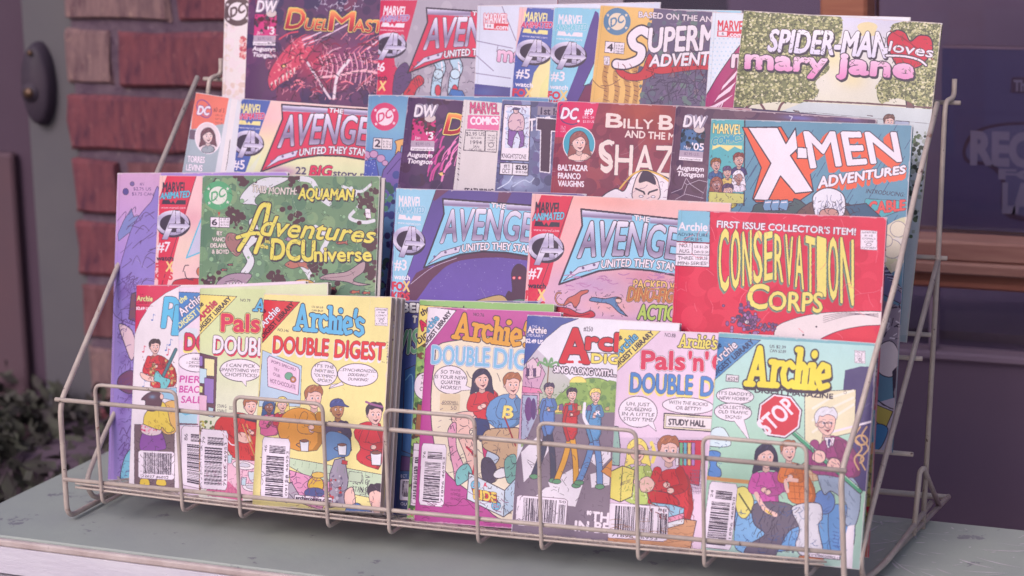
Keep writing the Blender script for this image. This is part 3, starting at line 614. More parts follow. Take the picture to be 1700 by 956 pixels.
def p_billy(c):
    c.Z(*C_); c.spray([(400,460),(980,480),(940,960),(360,960)],200,[(140,58,82),(128,50,76),(150,64,80),(120,48,74)],16,44); c.soft(800,520,150,60,(176,74,60),.8); c.soft(880,600,80,80,(160,64,60),.5)
    c.poly([(408,472),(604,478),(572,600),(540,640),(398,640)],(212,44,96)); c.poly([(450,620),(572,600),(560,640),(480,680)],(140,58,82))
    c.line([(432,486),(420,500),(428,560),(470,580),(500,576)],(90,60,110),5,True); c.T('DC',424,552,496,556,50,WH,[((90,60,110),2)],5,.2); c.ell(507,565,6,6,WH)
    c.T('#9',536,534,574,536,28,WH,(),2); c.T("DEC '09",528,552,580,554,11,WH); c.T('$2.50 US',528,572,580,574,11,WH)
    for k in range(4): c.T('COMIC',424,592+k*8,448,593+k*8,5,WH)
    c.ell(510,672,74,80,(66,160,186),(240,226,232),4); c.person(510,664,42,(240,200,192),(146,84,84),(240,196,186),[(450,740),(480,715),(540,715),(575,700),(560,745),(500,752)],1)
    for t,y,x1 in (('BALTAZAR',798,550),('FRANCO',836,516),('VAUGHNS',872,532)): c.T(t,412,y-4,x1,y,26,WH,(),2.2)
    wc=(238,220,214)
    c.T('B',636,592,712,596,62,wc,(),5); c.T('ILLY',718,597,856,602,42,wc,(),4); c.T('B',884,602,946,606,64,wc,(),5); c.T('ATSON',952,606,1130,616,42,wc,(),4); c.line([(640,560),(680,566)],wc,6); c.line([(880,575),(930,580)],wc,6)
    c.T('AND THE MAGIC OF',724,640,1130,664,32,wc,(),2.6)
    c.T('S',612,800,668,790,140,wc,[(K,2)],4,.0); c.T('HAZAM!',676,816,1180,838,140,wc,[(K,2)],4,.0,h1=150)
    c.line([(668,666),(640,668),(612,680),(616,730),(660,770),(640,800),(618,786)],wc,16,True)
    c.poly([(620,915),(680,880),(720,890),(760,820),(820,790),(890,815),(940,850),(960,960),(600,960)],(238,230,238),K,5,True); c.line([(700,880),(760,815),(820,796),(890,818),(940,855)],(226,180,90),8,True)
    c.poly([(765,930),(770,850),(800,800),(850,810),(880,850),(880,930)],(236,210,208),K,4,True); c.poly([(790,850),(810,800),(850,810),(868,860),(826,845)],(60,44,72),K,3,True)
    c.line([(775,880),(812,896),(816,905)],K,8); c.line([(875,885),(838,897),(834,905)],K,8); c.ell(800,916,10,5,WH,K,2); c.ell(856,918,10,5,WH,K,2)
def p_dw05(c):
    c.Z(*C_); c.spray([(940,480),(1990,560),(1900,1200),(880,1200)],260,[(92,62,88),(78,52,82),(104,74,96),(84,56,78)],14,40)
    dwbox(c,[(0,0),(100,0),(0,100)],[(994,536),(1104,544),(985,640)],(70,110,160),'',('May','05'))
    for s,y in (('Augustyn',792),('Tiongson',820)): c.T(s,966,y,1090,y+8,22,WH,(),1.6,.15)
    for pts in ([(940,900),(990,880),(1010,830),(1030,860),(1090,900)],[(1000,905),(1014,862),(1000,850)],[(1014,862),(1070,840),(1110,850)],[(960,930),(1006,905),(1090,925)]): c.line(pts,(196,180,200),2.5)
    c.Z(*D_); c.soft(420,492,70,9,(110,110,190),.8); c.soft(620,500,60,8,(90,70,140),.8); c.line([(385,502),(392,488),(380,484)],(200,200,220),4)
def p_xmen(c):
    c.Z(*D_); c.poly([(0,480),(900,520),(880,1000),(860,2100),(-40,2100)],(96,146,172)); r=c.rng
    for i in range(46): 
        x=r.uniform(200,900); y=r.uniform(500,960); L=r.uniform(40,150); c.line([(x,y),(x-L*.6,y+L)],(58,70,110),2.2)
    c.poly([(50,495),(190,502),(188,840),(40,840)],(90,176,184)); c.poly([(190,500),(196,500),(192,860),(186,860)],(60,60,80))
    c.T('MARVEL',60,556,180,562,40,(240,226,150),[(K,1.5)],3.5); c.poly([(58,604),(182,608),(180,626),(150,612),(122,632),(90,612),(56,626)],(240,226,150)); c.T('COMICS',54,608,184,588,30,(70,160,190),[((240,226,150),2)],5,.1)
    for (x,y,rr,h,st,sh) in ((72,690,24,(140,90,60),0,(70,100,150)),(168,670,26,(130,60,60),0,(70,60,120)),(120,720,22,(90,70,110),2,(220,190,110)),(166,740,24,(236,230,240),1,(230,220,236)),(74,770,26,(150,90,80),1,(196,186,100)),(122,800,27,(80,60,100),0,(214,200,90))):
        c.person(x,y,rr,(214,170,160) if st!=1 else (176,128,124),h,sh,[(x-rr*1.5,y+rr*2.6),(x-rr,y+rr),(x+rr,y+rr),(x+rr*1.5,y+rr*2.6)],st,lw=2)
    c.poly([(44,800),(190,810),(188,850),(40,850)],(206,206,120),K,2); c.T('GROUP INC',128,860,184,862,8,K)
    org=(232,96,70)
    c.poly([(183,532),(345,530),(420,655),(460,690),(480,800),(420,840),(240,845),(225,830),(262,700)],org,K,4)
    c.poly([(205,532),(330,532),(365,600),(405,535),(415,620),(384,650),(480,800),(404,808),(342,735),(290,838),(228,835),(302,682)],WH,K,5)
    c.poly([(413,615),(452,618),(455,662),(412,662)],WH,K,4)
    c.T('MEN',470,700,846,672,150,WH,[(K,5)],9,-.12,h1=118,sh=(-26,22,org))
    c.poly([(413,615),(452,618),(455,662),(412,662)],WH,K,4); c.T('ADVENTURES',500,786,862,722,46,WH,[(K,4)],7,.08,h1=30,sh=(-3,24,org))
    c.T('INTRODUCING:',698,806,858,822,17,K,(),1.4,.2)
    c.poly([(694,838),(700,830),(870,840),(870,870),(740,918),(700,905)],(80,170,180),K,2); c.T('CABLE',712,896,862,876,52,(226,84,84),[(K,2)],6,.0,h1=40)
    c.poly([(225,880),(250,850),(380,850),(400,830),(440,850),(480,905),(225,905)],(70,90,96),K,4,True)
    for x in (268,300,335): c.poly([(x,862),(x+8,836),(x+38,834),(x+42,850),(x+34,880),(x+6,880)],(120,160,200),K,3); c.line([(x+12,846),(x+32,844)],WH,5)
    c.poly([(420,905),(460,850),(520,840),(620,850),(680,905)],(110,80,80),K,4,True); c.poly([(610,860),(700,850),(760,905),(640,910)],(56,90,120),K,4)
    c.poly([(482,880),(478,820),(520,788),(570,790),(608,820),(612,880),(590,905),(500,905)],(232,230,240),K,4,True)
    for i in range(24): x=r.uniform(490,600); y=r.uniform(800,880); c.line([(x,y),(x+r.uniform(-10,10),y+18),(x+r.uniform(-8,8),y+30)],(140,140,170),2.5,True)
    c.ell(545,892,40,22,(206,150,140),K,3)
    # lower right artwork, seen past the edge of the comic in front
    c.Z(*G_); c.spray([(930,150),(1060,80),(1050,250),(935,330)],60,[(230,218,190),(236,228,214),(214,210,170)],14,34)
    for q in ((985,215,40),(1010,130,34),(960,180,26)): c.ell(q[0],q[1],q[2],q[2],(232,222,196),(150,140,150),3)
    c.poly([(935,260),(1035,400),(1020,450),(930,400)],(120,120,160),K,4)
    for i in range(16): c.line([(935+i*5,300+i*6),(960+i*6,290+i*9)],K if i%2 else (200,200,220),4)
    c.poly([(930,430),(1045,470),(1030,760),(925,740)],(150,140,156)); 
    for i in range(40): x=r.uniform(925,1035); y=r.uniform(440,740); c.line([(x,y),(x+r.uniform(-30,40),y+r.uniform(-20,40))],K if i%2 else (230,226,232),r.uniform(2,7))
    c.poly([(925,640),(980,610),(1015,670),(990,760),(925,740)],(232,224,226),K,4,True); c.poly([(985,740),(1040,680),(1030,1000),(990,900)],(50,44,66))
    c.Z(*N_); c.poly([(215,90),(320,60),(330,380),(210,330)],(200,196,214)); c.poly([(225,95),(310,130),(270,225),(215,170)],(200,190,90),K,4); c.poly([(215,200),(285,215),(250,310),(205,320)],(70,140,196),K,4,True)
    for i in range(10): c.line([(230+i*7,70+i*5),(262+i*6,100+i*2)],K,3)
    c.poly([(200,318),(320,330),(318,370),(200,350)],(222,208,196))
# ---- second row
def p_purple(c):
    c.Z(*E_); c.poly([(40,50),(310,60),(330,2200),(30,2200)],None,None,grad=[(206,160,200),(190,150,205),(160,130,205),(148,128,205),(144,126,200),(150,130,206),(140,122,196),(150,128,200)])
    c.poly([(55,420),(90,340),(135,270),(150,320),(180,310),(170,380),(110,420),(60,460)],(120,130,190),K,2.5); c.poly([(60,660),(100,500),(140,380),(190,300),(250,230),(300,180),(310,900),(40,900)],(136,118,196),(84,60,110),4,True); r=c.rng
    for i in range(46):
        x,y=r.uniform(50,300),r.uniform(300,880); c.line([(x,y),(x+r.uniform(20,60),y-r.uniform(10,60)),(x+r.uniform(40,110),y-r.uniform(0,70))],(84,60,110),r.uniform(2,4),True)
    c.ell(140,124,13,13,(110,90,150),K,2); c.ell(102,170,17,20,(84,72,140),K,2)
    for t,y,x0,x1 in (('#1',132,184,208),('$2.75 US',162,147,250),('$3.75 CAN',192,138,264)): c.T(t,x0,y,x1,y+2,18,(90,64,120),(),1)
    c.Z(*H_)
    for i in range(50):
        x,y=r.uniform(250,320),r.uniform(0,720); c.line([(x,y),(x+r.uniform(5,30),y-r.uniform(10,30)),(x+r.uniform(10,40),y+r.uniform(-20,30))],(92,64,130),r.uniform(1.5,4),True)
    for i in range(14): x,y=r.uniform(252,312),r.uniform(40,700); c.soft(x,y,14,20,(110,80,160),.5)
    c.poly([(300,60),(315,55),(315,160),(290,150)],(110,72,90),K,3); c.poly([(255,170),(300,190),(315,250),(300,300),(275,240)],(226,196,206),K,3,True)
    c.poly([(255,360),(300,335),(318,380),(300,420),(255,400)],(112,62,100),K,3,True); c.poly([(262,735),(275,650),(310,600),(318,560),(318,740)],(120,196,220),K,3,True)
def p_av7(c):
    c.Z(*E_); c.poly([(295,70),(560,80),(560,760),(290,760)],(240,196,198)); c.soft(450,500,120,120,(240,214,190),.6); c.soft(500,330,80,60,(226,150,170),.5)
    c.poly([(345,74),(520,76),(400,500),(340,740),(292,740),(298,200)],(216,50,80)); c.poly([(298,72),(345,74),(330,110),(300,200)],(240,196,190)); c.line([(520,78),(300,760)],K,3)
    c.poly([(375,715),(400,690),(480,680),(560,690),(560,760),(370,760)],(190,40,60),K,4,True); c.line([(440,640),(452,606),(474,604)],K,5,True); c.ell(540,640,20,26,(196,110,80),K,3); c.line([(450,640),(462,680),(500,690)],K,5,True)
    c.poly([(560,300),(460,560),(562,520)],(200,200,226),(90,190,220),8)
    c.corner([(0,0),(100,0),(0,92)],[(318,112),(464,114),(312,244)],K,(100,190,220),'#7',True,K)
def p_aqua(c):
    c.Z(*E_); r=c.rng
    c.poly([(555,60),(1640,100),(1640,2200),(540,2200)],(106,142,108)); c.spray([(560,70),(1620,110),(1610,820),(560,800)],260,[(94,132,100),(118,156,116),(104,140,112),(128,160,118),(88,126,100)],16,50)
    W2=(222,224,230)
    c.poly([(920,90),(1010,85),(1060,100),(900,180),(870,240),(980,300),(870,250),(790,240),(780,200),(840,130)],W2,K,3,True); c.line([(1220,380),(1290,440),(1260,520),(1290,560)],W2,28,True)
    c.line([(850,350),(870,430),(810,500),(840,580),(800,650)],K,50,True); c.line([(850,350),(870,430),(810,500),(840,580),(800,650)],W2,42,True); c.line([(1130,95),(1200,110),(1250,200),(1300,240)],W2,30,True); c.line([(1430,150),(1480,240),(1420,320),(1500,350),(1560,340)],W2,20,True); c.line([(1380,140),(1480,170),(1540,130)],W2,16,True); c.line([(1120,570),(1180,650),(1200,700)],W2,34,True)
    for cx,cy,n,sp in ((790,100,16,60),(740,320,22,70),(610,690,24,60),(1120,110,14,70),(1520,230,26,90),(1000,690,26,60),(1230,620,16,60),(1560,480,22,60),(900,470,12,50),(620,120,8,40),(1100,320,14,60),(1540,640,20,60),(1300,760,18,60)):
        for i in range(n):
            x,y=r.normal(cx,sp*.45),r.normal(cy,sp*.5); q=r.uniform(7,22); c.ell(x,y,q,q*.9,(78,50,62))
    for i in range(60): x,y=r.uniform(570,1590),r.uniform(90,780); q=r.uniform(5,16); c.ell(x,y,q,q,(140,184,140),(80,110,86),2)
    c.bullet(647,193,85,(84,166,116),(222,226,214),.62); c.poly([(645,290),(660,290),(652,316)],(190,60,60))
    c.poly([(601,320),(718,322),(714,382),(601,378)],WH,K,3); c.line([(654,321),(654,380)],K,3); c.T('6',610,366,640,367,34,K,(),4)
    for k in range(3): c.T('$1.75 US',662,338+k*16,710,339+k*16,10,K)
    for t,y,x0,x1 in (('BY',426,640,672),('VANCE,',462,612,702),('DELANEY',498,602,714),('& BOYD',534,610,710)): c.T(t,x0,y,x1,y+1,24,(226,218,206),[(K,1)],3)
    c.poly([(700,420),(740,415),(790,450),(800,500),(760,550),(720,520),(690,470)],(160,110,110),K,3,True)
    c.poly([(640,720),(680,670),(750,650),(840,655),(830,690),(780,725)],(166,140,160),K,4,True); c.line([(690,700),(760,690),(810,720)],K,3,True)
    for i in range(6): c.poly([(700+i*18,705),(710+i*18,705),(705+i*18,722)],WH)
    def fish(x,y,L,col,a=1):
        c.poly([(x,y),(x+L*.3,y-L*.18),(x+L*.7,y-L*.1),(x+L,y-L*.2),(x+L*.93,y),(x+L,y+L*.2),(x+L*.7,y+L*.08),(x+L*.3,y+L*.16)],col,K,3,True); c.ell(x+L*.15,y-L*.02,4,4,K)
    fish(1040,600,140,(186,112,100)); fish(660,630,40,(176,96,96)); fish(700,600,34,(176,96,96)); fish(575,690,40,(150,120,130)); fish(1340,470,70,(176,96,86)); fish(1420,760,60,(190,100,80)); fish(1490,765,50,(190,100,80)); fish(1270,740,70,(170,90,90)); fish(1040,450,70,(170,140,170))
    c.poly([(1245,680),(1290,655),(1400,640),(1480,590),(1510,585),(1500,640),(1440,690),(1500,710),(1540,715),(1470,722),(1400,700),(1300,690)],(176,150,156),K,4,True); c.line([(1260,680),(1400,665),(1450,640)],(120,90,110),3,True)
    c.poly([(1010,770),(1060,730),(1110,690),(1180,688),(1230,720),(1245,770),(1260,900),(1000,900)],(212,170,96),K,4,True); c.line([(1100,705),(1160,730),(1170,770)],(120,80,60),4,True); c.line([(1050,750),(1120,735),(1180,750)],(120,80,60),4,True)
    yl=(232,220,98)
    c.T('THIS MONTH:',845,170,1108,188,40,(226,218,206),[(K,1.5)],4,.05,bow=6); c.T('AQUAMAN',1120,212,1438,220,62,yl,[(K,4)],8,.1,sh=(5,6,K))
    for wd,cl in ((40,K),(26,yl)):
        c.line([(770,510),(840,400),(900,262),(948,250)],cl,wd,True); c.line([(948,250),(920,380),(868,525)],cl,wd,True); c.line([(760,440),(850,415),(925,420)],cl,wd*.8,True)
    c.T('dventures',888,425,1552,470,118,yl,[(K,7)],9,.32,h1=90)
    c.T('in',925,470,950,476,24,yl,[(K,3)],3); c.T('the',896,500,942,506,26,yl,[(K,3)],3)
    c.T('DCU',958,566,1212,578,118,yl,[(K,5)],12,.0,sh=(5,7,K)); c.T('niverse',1214,580,1545,576,84,yl,[(K,5)],9,sh=(5,7,K),h1=76)
    c.poly([(1508,268),(1538,272),(1545,328),(1514,324)],WH,K,2); c.T('CODE',1513,300,1538,303,8,K)
    c.line([(1545,108),(1580,400),(1618,760)],(90,70,80),3,True)
def p_av3(c):
    c.Z(*F_); c.poly([(90,40),(900,70),(880,2000),(60,2000)],None,None,grad=[(86,72,140),(98,78,160),(104,80,172),(96,74,160),(84,64,140),(80,60,130),(70,60,120)])
    c.poly([(300,50),(380,50),(300,110),(290,100)],(104,62,96)); c.poly([(650,60),(720,66),(690,120),(640,120)],(104,62,96)); r=c.rng
    for i in range(60): x,y=r.uniform(280,810),r.uniform(400,640); c.ell(x,y,2,2,(190,180,220),al=.7)
    c.line([(130,640),(230,560),(290,500),(360,440),(460,405),(640,392),(820,410)],(96,54,84),46,True); c.poly([(120,640),(200,500),(260,470),(330,470),(230,610),(200,650)],(96,54,84)); c.line([(170,560),(290,470),(420,420)],(206,190,220),3,True)
    c.poly([(92,40),(310,50),(225,290),(110,640),(66,630)],(150,206,232)); c.line([(308,52),(120,600)],K,3)
    c.poly([(722,600),(718,500),(745,455),(780,460),(800,500),(800,660),(690,650),(700,600)],(72,40,70),K,3,True)
    for x in (731,762): c.ell(x,527,9,8,(240,80,100)); c.ell(x,527,4,4,(250,200,200))
    c.poly([(520,655),(560,640),(650,620),(690,640),(690,672),(540,665)],(196,164,110),K,4,True); c.poly([(690,675),(740,645),(820,650),(820,690)],(90,150,130),K,3,True); c.poly([(745,652),(785,650),(775,668)],(200,170,130),K,2)
    c.avengers([(345,98),(600,120),(242,470)],(140,206,236))
    c.corner([(0,0),(100,0),(0,92)],[(106,78),(232,88),(102,208)],WH,(120,190,220),'#3')
def p_av7b(c):
    c.Z(*F_); c.poly([(820,60),(2000,120),(1950,1900),(780,1900)],None,None,grad=[(240,190,186),(238,176,180),(214,170,200),(190,150,190),(226,170,180),(200,110,140),(160,80,120)])
    c.soft(1150,560,180,60,(180,150,200),.6); c.soft(1250,680,140,40,(240,170,160),.6); c.soft(1450,520,120,50,(200,120,150),.6); c.soft(1200,110,260,40,(240,160,150),.6)
    c.poly([(880,78),(1052,84),(975,330),(915,560),(835,700),(802,690),(830,200)],(216,48,80)); c.line([(1052,84),(830,700)],K,3)
    c.poly([(870,705),(920,684),(1020,690),(1090,720),(1150,705),(1160,740),(1000,760)],(196,46,66),K,4,True); c.line([(990,715),(1060,735),(1140,722)],(120,30,50),5,True)
    c.line([(985,610),(965,610),(955,640),(972,670),(1010,672)],K,10,True); c.line([(985,610),(965,610),(955,640),(972,670),(1010,672)],(230,150,110),4,True)
    c.poly([(1000,680),(1020,640),(1060,620),(1090,600),(1130,592),(1130,606),(1095,625),(1085,660),(1060,690),(1040,660)],(196,100,90),K,4,True)
    c.poly([(1140,650),(1160,632),(1220,640),(1290,630),(1310,650),(1290,670),(1330,720),(1345,735),(1300,715),(1250,670),(1190,660)],(90,130,180),K,4,True); c.ell(1298,648,17,16,SK,K,3); c.poly([(1280,640),(1300,628),(1318,645)],(100,60,60))
    c.avengers([(1095,154),(1372,186),(975,560)],(140,206,236))
    c.T('PACKED WITH',1378,580,1700,600,44,(240,196,110),[(K,4)],5); c.T('DINO-FIGHTIN',1345,650,1720,664,72,(190,110,70),[(YEL,3),(K,4)],6,.15); c.T('ACTION!',1400,750,1680,762,78,(176,206,90),[(K,6)],9,.1)
    for k in range(30): c.ell(r_(c,1400,1620),r_(c,762,800),5,4,(90,60,60))
    c.corner([(0,0),(100,0),(0,92)],[(848,112),(988,118),(840,246)],K,(120,190,220),'#7',True,K)
def r_(c,a,b): return c.rng.uniform(a,b)
def p_cons(c):
    c.Z(*G_); c.spray([(60,50),(950,90),(940,620),(50,620)],120,[(216,40,74),(208,36,70),(222,48,80)],30,60)
    c.poly([(930,620),(890,520),(780,545),(700,600)],(222,50,74)); c.poly([(485,555),(560,515),(660,492),(780,484),(960,486),(960,535),(860,545),(760,565),(680,600),(640,640),(500,640)],(240,228,228),K,2.5,True)
    for i in range(4): c.line([(690,530-i*9),(800,500-i*4),(925,492+i*5)],(90,70,90),1.6,True)
    for q in ((660,548),(604,583)): c.ell(*q,4,4,K)
    c.T('FIRST ISSUE COLLECTOR\'S ITEM!',234,122,828,156,28,WH,[(K,2)],3.2)
    ylw=(240,226,120); gr=(110,150,130)
    # lettering whose foot follows a chevron
    word='CONSERVATION'; xs=[238,290,340,388,434,478,524,566,612,660,708,760,826]
    for i,ch in enumerate(word):
        x0,x1=xs[i],xs[i+1]; tm=140+(x0-238)*.055; m=(x0+x1)/2; bl=410-(m-238)*.24 if m<500 else 352+(m-500)*.34
        c.T(ch,x0+4,bl+((-6) if m<500 else -6),x1-6,bl+(6 if m>500 else -14),bl-tm-2,ylw,[(K,3.2)],4,.0,sh=(-4,8,gr))
    c.T('C',362,462,446,472,100,ylw,[(K,4)],9,sh=(-3,5,gr)); c.T('ORPS',456,474,684,486,76,ylw,[(K,4)],7,sh=(-3,5,gr),h1=82)
    for i in range(70): a,b=c.rng.normal(350,34),c.rng.normal(520,28); c.ell(a,b,c.rng.uniform(5,12),c.rng.uniform(5,11),[(140,84,150),(170,120,180),(96,60,110)][i%3],K,2)
    for i in range(40): a=c.rng.uniform(380,490); c.ell(a,545+(a-380)*.1+c.rng.uniform(-18,14),6,6,[(120,72,130),(150,100,160)][i%2],K,1.8)
    c.ell(362,528,9,7,WH,K,2); c.ell(364,528,3,3,K)
    c.poly([(62,48),(204,54),(202,188),(56,180)],(130,190,214),K,2); c.T('Archie',68,134,192,138,34,WH,(),4); c.T('ADVENTURE',64,158,196,164,14,(30,60,90),(),.8); c.T('SERIES',92,178,170,182,14,(30,60,90),(),.8)
    c.poly([(56,184),(202,192),(200,292),(54,286)],WH,K,2.5); c.line([(56,236),(200,242)],K,3); c.line([(127,188),(127,239)],K,3)
    for t,x0,x1,y,h in (('NO.1',72,118,206,15),('AUG.',70,118,230,15),('US $1.25',136,194,210,11),('CAN $1.50',134,196,232,11),('THREE ISSUE',66,194,260,14),('MINI-SERIES!',64,192,282,14)): c.T(t,x0,y,x1,y+2,h,K,(),.8)
    c.code(850,134,70,82)
    # lower right artwork beside the rack's rod
    c.Z(*N_); c.poly([(170,0),(225,0),(215,500),(150,500)],(130,120,80)); c.poly([(195,0),(226,0),(222,120),(190,130)],(196,46,66)); c.poly([(190,130),(222,120),(220,300),(185,310)],(110,160,190))
    c.spray([(180,320),(220,320),(190,520),(160,520)],60,[(150,140,84),(110,104,70),(176,164,90),(90,90,76)],8,20); c.poly([(180,290),(222,282),(220,340),(178,350)],(226,160,110)); c.spray([(130,560),(200,500),(190,900),(140,900)],80,[(196,190,110),(170,160,90),(120,110,80)],10,24)
    c.poly([(150,720),(200,740),(195,1000),(150,1000)],(214,110,90))
# ---- front row of digests
def stamp_lines(c,x,y,w,n,h,col=K):
    for k in range(n): c.T('STAN G',x,y+k*h*1.5,x+w,y+k*h*1.5+3,h,col,(),.5)
def p_R(c):
    c.Z(*P_); c.poly([(90,40),(380,60),(390,1600),(90,1600)],(236,228,234)); c.poly([(95,45),(400,55),(300,105),(200,180),(130,290),(95,375)],RED,K,1.5)
    c.T('THE',128,118,150,120,8,(120,20,50),(),1); c.T('Archie',108,156,212,160,34,(240,222,150),[(K,2)],3); c.T('LIBRARY',108,176,194,178,12,(110,20,50),(),1); c.T('$2.69 US',103,214,196,218,18,WH,(),2.5); c.line([(100,190),(215,192)],(110,20,50),1.5)
    c.T('R',272,332,395,330,195,(90,190,230),[(K,6)],16,.14); c.T('E',340,380,470,380,190,(90,190,230),[(K,6)],12,.14)
    for x,y,cl in ((150,480,RED),(210,270,BLU),(310,500,RED),(300,470,BLU),(150,710,BLU),(325,435,BLU)): c.ell(x,y+14,7,5,cl); c.line([(x+6,y+14),(x+8,y-26),(x+20,y-18)],cl,3)
    c.person(228,462,42,SK,(70,54,60),(204,50,62),[(140,640),(160,560),(205,515),(270,515),(330,560),(372,620),(372,720),(300,730),(200,740),(195,640)],0)
    c.spray([(190,560),(225,530),(235,700),(190,690)],26,[(130,100,70),(206,180,110)],5,10); c.spray([(290,560),(330,560),(370,660),(340,720)],26,[(130,100,70),(206,180,110)],5,10)
    c.poly([(135,630),(200,655),(290,668),(280,690),(190,690),(140,665)],SK,K,3,True); c.line([(366,480),(280,660)],K,24); c.line([(366,480),(280,660)],(70,120,130),18); c.poly([(220,680),(240,620),(280,660),(330,680),(300,740),(265,745),(262,700)],(110,196,200),K,3,True)
    c.poly([(270,740),(372,730),(372,820),(280,800)],(150,200,226),K,2)
    c.Z(*S_); c.poly([(100,280),(390,290),(390,760),(100,760)],(112,92,100),K,2); c.poly([(300,150),(400,120),(400,330),(300,330)],(226,180,100),K,3,True)
    c.poly([(150,470),(150,360),(210,310),(290,330),(330,440),(290,465)],(134,74,160),K,3,True); c.poly([(150,330),(170,270),(280,280),(290,345),(210,360)],(230,210,215),K,2,True); c.spray([(160,280),(280,290),(280,340),(160,330)],26,[(220,50,110),(236,150,180)],4,8)
    c.poly([(165,270),(180,200),(260,130),(310,120),(340,180),(360,270),(390,320),(340,340),(300,300),(280,320),(170,280)],(232,206,80),K,4,True)
    c.poly([(150,100),(190,60),(250,40),(300,70),(290,150),(240,185),(185,170),(178,110)],(92,64,78),K,4,True); c.soft(230,80,20,12,(120,170,210),.7); c.ell(297,80,14,20,SK,K,2)
    for x in (150,268): c.poly([(x,672),(x+50,676),(x+60,720),(x-8,715)],(226,196,70),K,3,True)
    c.barcode([(128,466),(392,478),(388,682),(128,668)],3,True,'22627 46852','')
def p_blue(c):
    c.Z(*P_); c.poly([(370,60),(530,66),(520,1700),(370,1700)],(232,214,230)); c.poly([(370,330),(510,340),(510,420),(370,415)],(214,222,232))
    c.library((384,98),(700,110),(378,370),(74,128,190),WH,(236,232,150))
    c.T('DOUBLE',425,480,820,500,108,RED,[(K,4)],10,sh=(-4,14,YEL)); c.balloon(500,565,118,62,None,('HALF','I DECIDED','PERMANE'),17,24,.0,.1,.8)
    for t,y,x in (('PIER',696,390),('BEACH',762,388),('SALE',830,400)): c.T(t,x,y,x+len(t)*34,y+4,44,(200,80,160),[(WH,2)],2.5,.1)
    c.poly([(372,880),(510,880),(505,980),(372,980)],(180,220,236)); c.poly([(385,890),(420,870),(460,900),(475,875),(470,905),(430,915)],(110,190,220))
    c.Z(*S_); c.poly([(410,270),(560,275),(560,285),(410,282)],(110,70,90)); c.barcode([(440,290),(700,300),(690,770),(440,715)],7,False,'','86')
def p_79(c):
    c.Z(*P_); c.poly([(510,70),(960,80),(960,1800),(500,1800)],None,None,grad=[(206,222,160),(214,226,170),(226,232,200),(230,232,214),(226,226,214)])
    c.library((522,114),(770,128),(518,388),YEL,RED,K)
    c.T('NO.79',792,160,858,164,18,K,(),1.5); c.archie([(895,140),(1160,160),(882,222)],(90,180,226),K,5.)
    c.T('Pals',668,356,918,362,112,RED,[((240,226,120),5),(K,4)],11); c.T("'n' Gals",940,362,1300,380,105,RED,[((240,226,120),5),(K,4)],11)
    c.T('DOUBLE',612,500,1000,522,112,WH,[(K,5)],8,sh=(7,11,RED))
    c.poly([(512,498),(640,530),(625,925),(510,905)],(104,70,86),K,3)
    for q,cl in (((515,515,545,585),(150,120,190)),((555,535,622,650),(240,232,170)),((520,600,570,700),(196,226,236)),((555,665,618,830),(150,120,190)),((512,715,545,760),(226,232,150)),((518,775,572,900),(236,190,214)),((582,858,615,920),(190,220,232))): c.poly([(q[0],q[1]),(q[2],q[1]+8),(q[2]-2,q[3]+6),(q[0],q[3])],cl,K,3)
    c.balloon(795,616,136,74,[(795,680),(832,722),(830,682)],('I CAN PICK','UPANYTHING WITH','CHOPSTICKS!'),22,31,.04,.1,.86)
    stamp_lines(c,640,862,60,2,22); stamp_lines(c,718,862,32,2,9)
    c.Z(*S_); c.person(938,150,56,SK,(168,104,74),(206,50,56),[(672,300),(700,240),(770,200),(870,190),(960,230),(1010,240),(1010,560),(820,540),(760,440),(690,340)],0)
    c.poly([(860,210),(900,250),(990,270),(1000,220),(960,240)],(60,44,66)); c.spray([(555,260),(670,260),(660,330),(560,330)],30,[(90,120,70),(196,190,90),(120,90,60)],6,14); c.spray([(550,330),(580,330),(580,740),(545,740)],50,[(196,130,60),(110,80,60),(150,110,60)],6,14)
    c.poly([(820,370),(870,335),(930,360),(945,400),(900,415),(850,400)],SK,K,3,True); c.line([(880,280),(965,500)],(200,150,80),8); c.line([(910,280),(950,420)],(200,150,80),8); c.line([(780,400),(800,425),(840,430)],WH,8,True)
    c.poly([(770,530),(1010,545),(1000,820),(620,760),(760,640)],(236,190,210),K,3); c.poly([(620,750),(780,690),(880,790),(880,830),(620,790)],(214,110,150)); 
    for i in range(8): c.line([(640+i*28,745-i*6),(632+i*28,800)],(180,70,120),3)
    for q in ((888,575,80,30),(942,735,62,28)): c.ell(*q,(240,234,240),K,3,8); c.ell(q[0],q[1]-3,q[2]*.6,q[3]*.5,(206,206,220),K,2,8)
    c.poly([(772,500),(806,502),(800,560),(776,560)],(190,220,232),K,3); c.poly([(872,660),(910,664),(902,720),(872,716)],(190,220,232),K,3); c.poly([(920,625),(985,630),(970,690),(940,690)],(206,222,232),K,3,True)
    c.barcode([(578,310),(776,326),(768,756),(570,742)],11,False,'71896 46953','79')
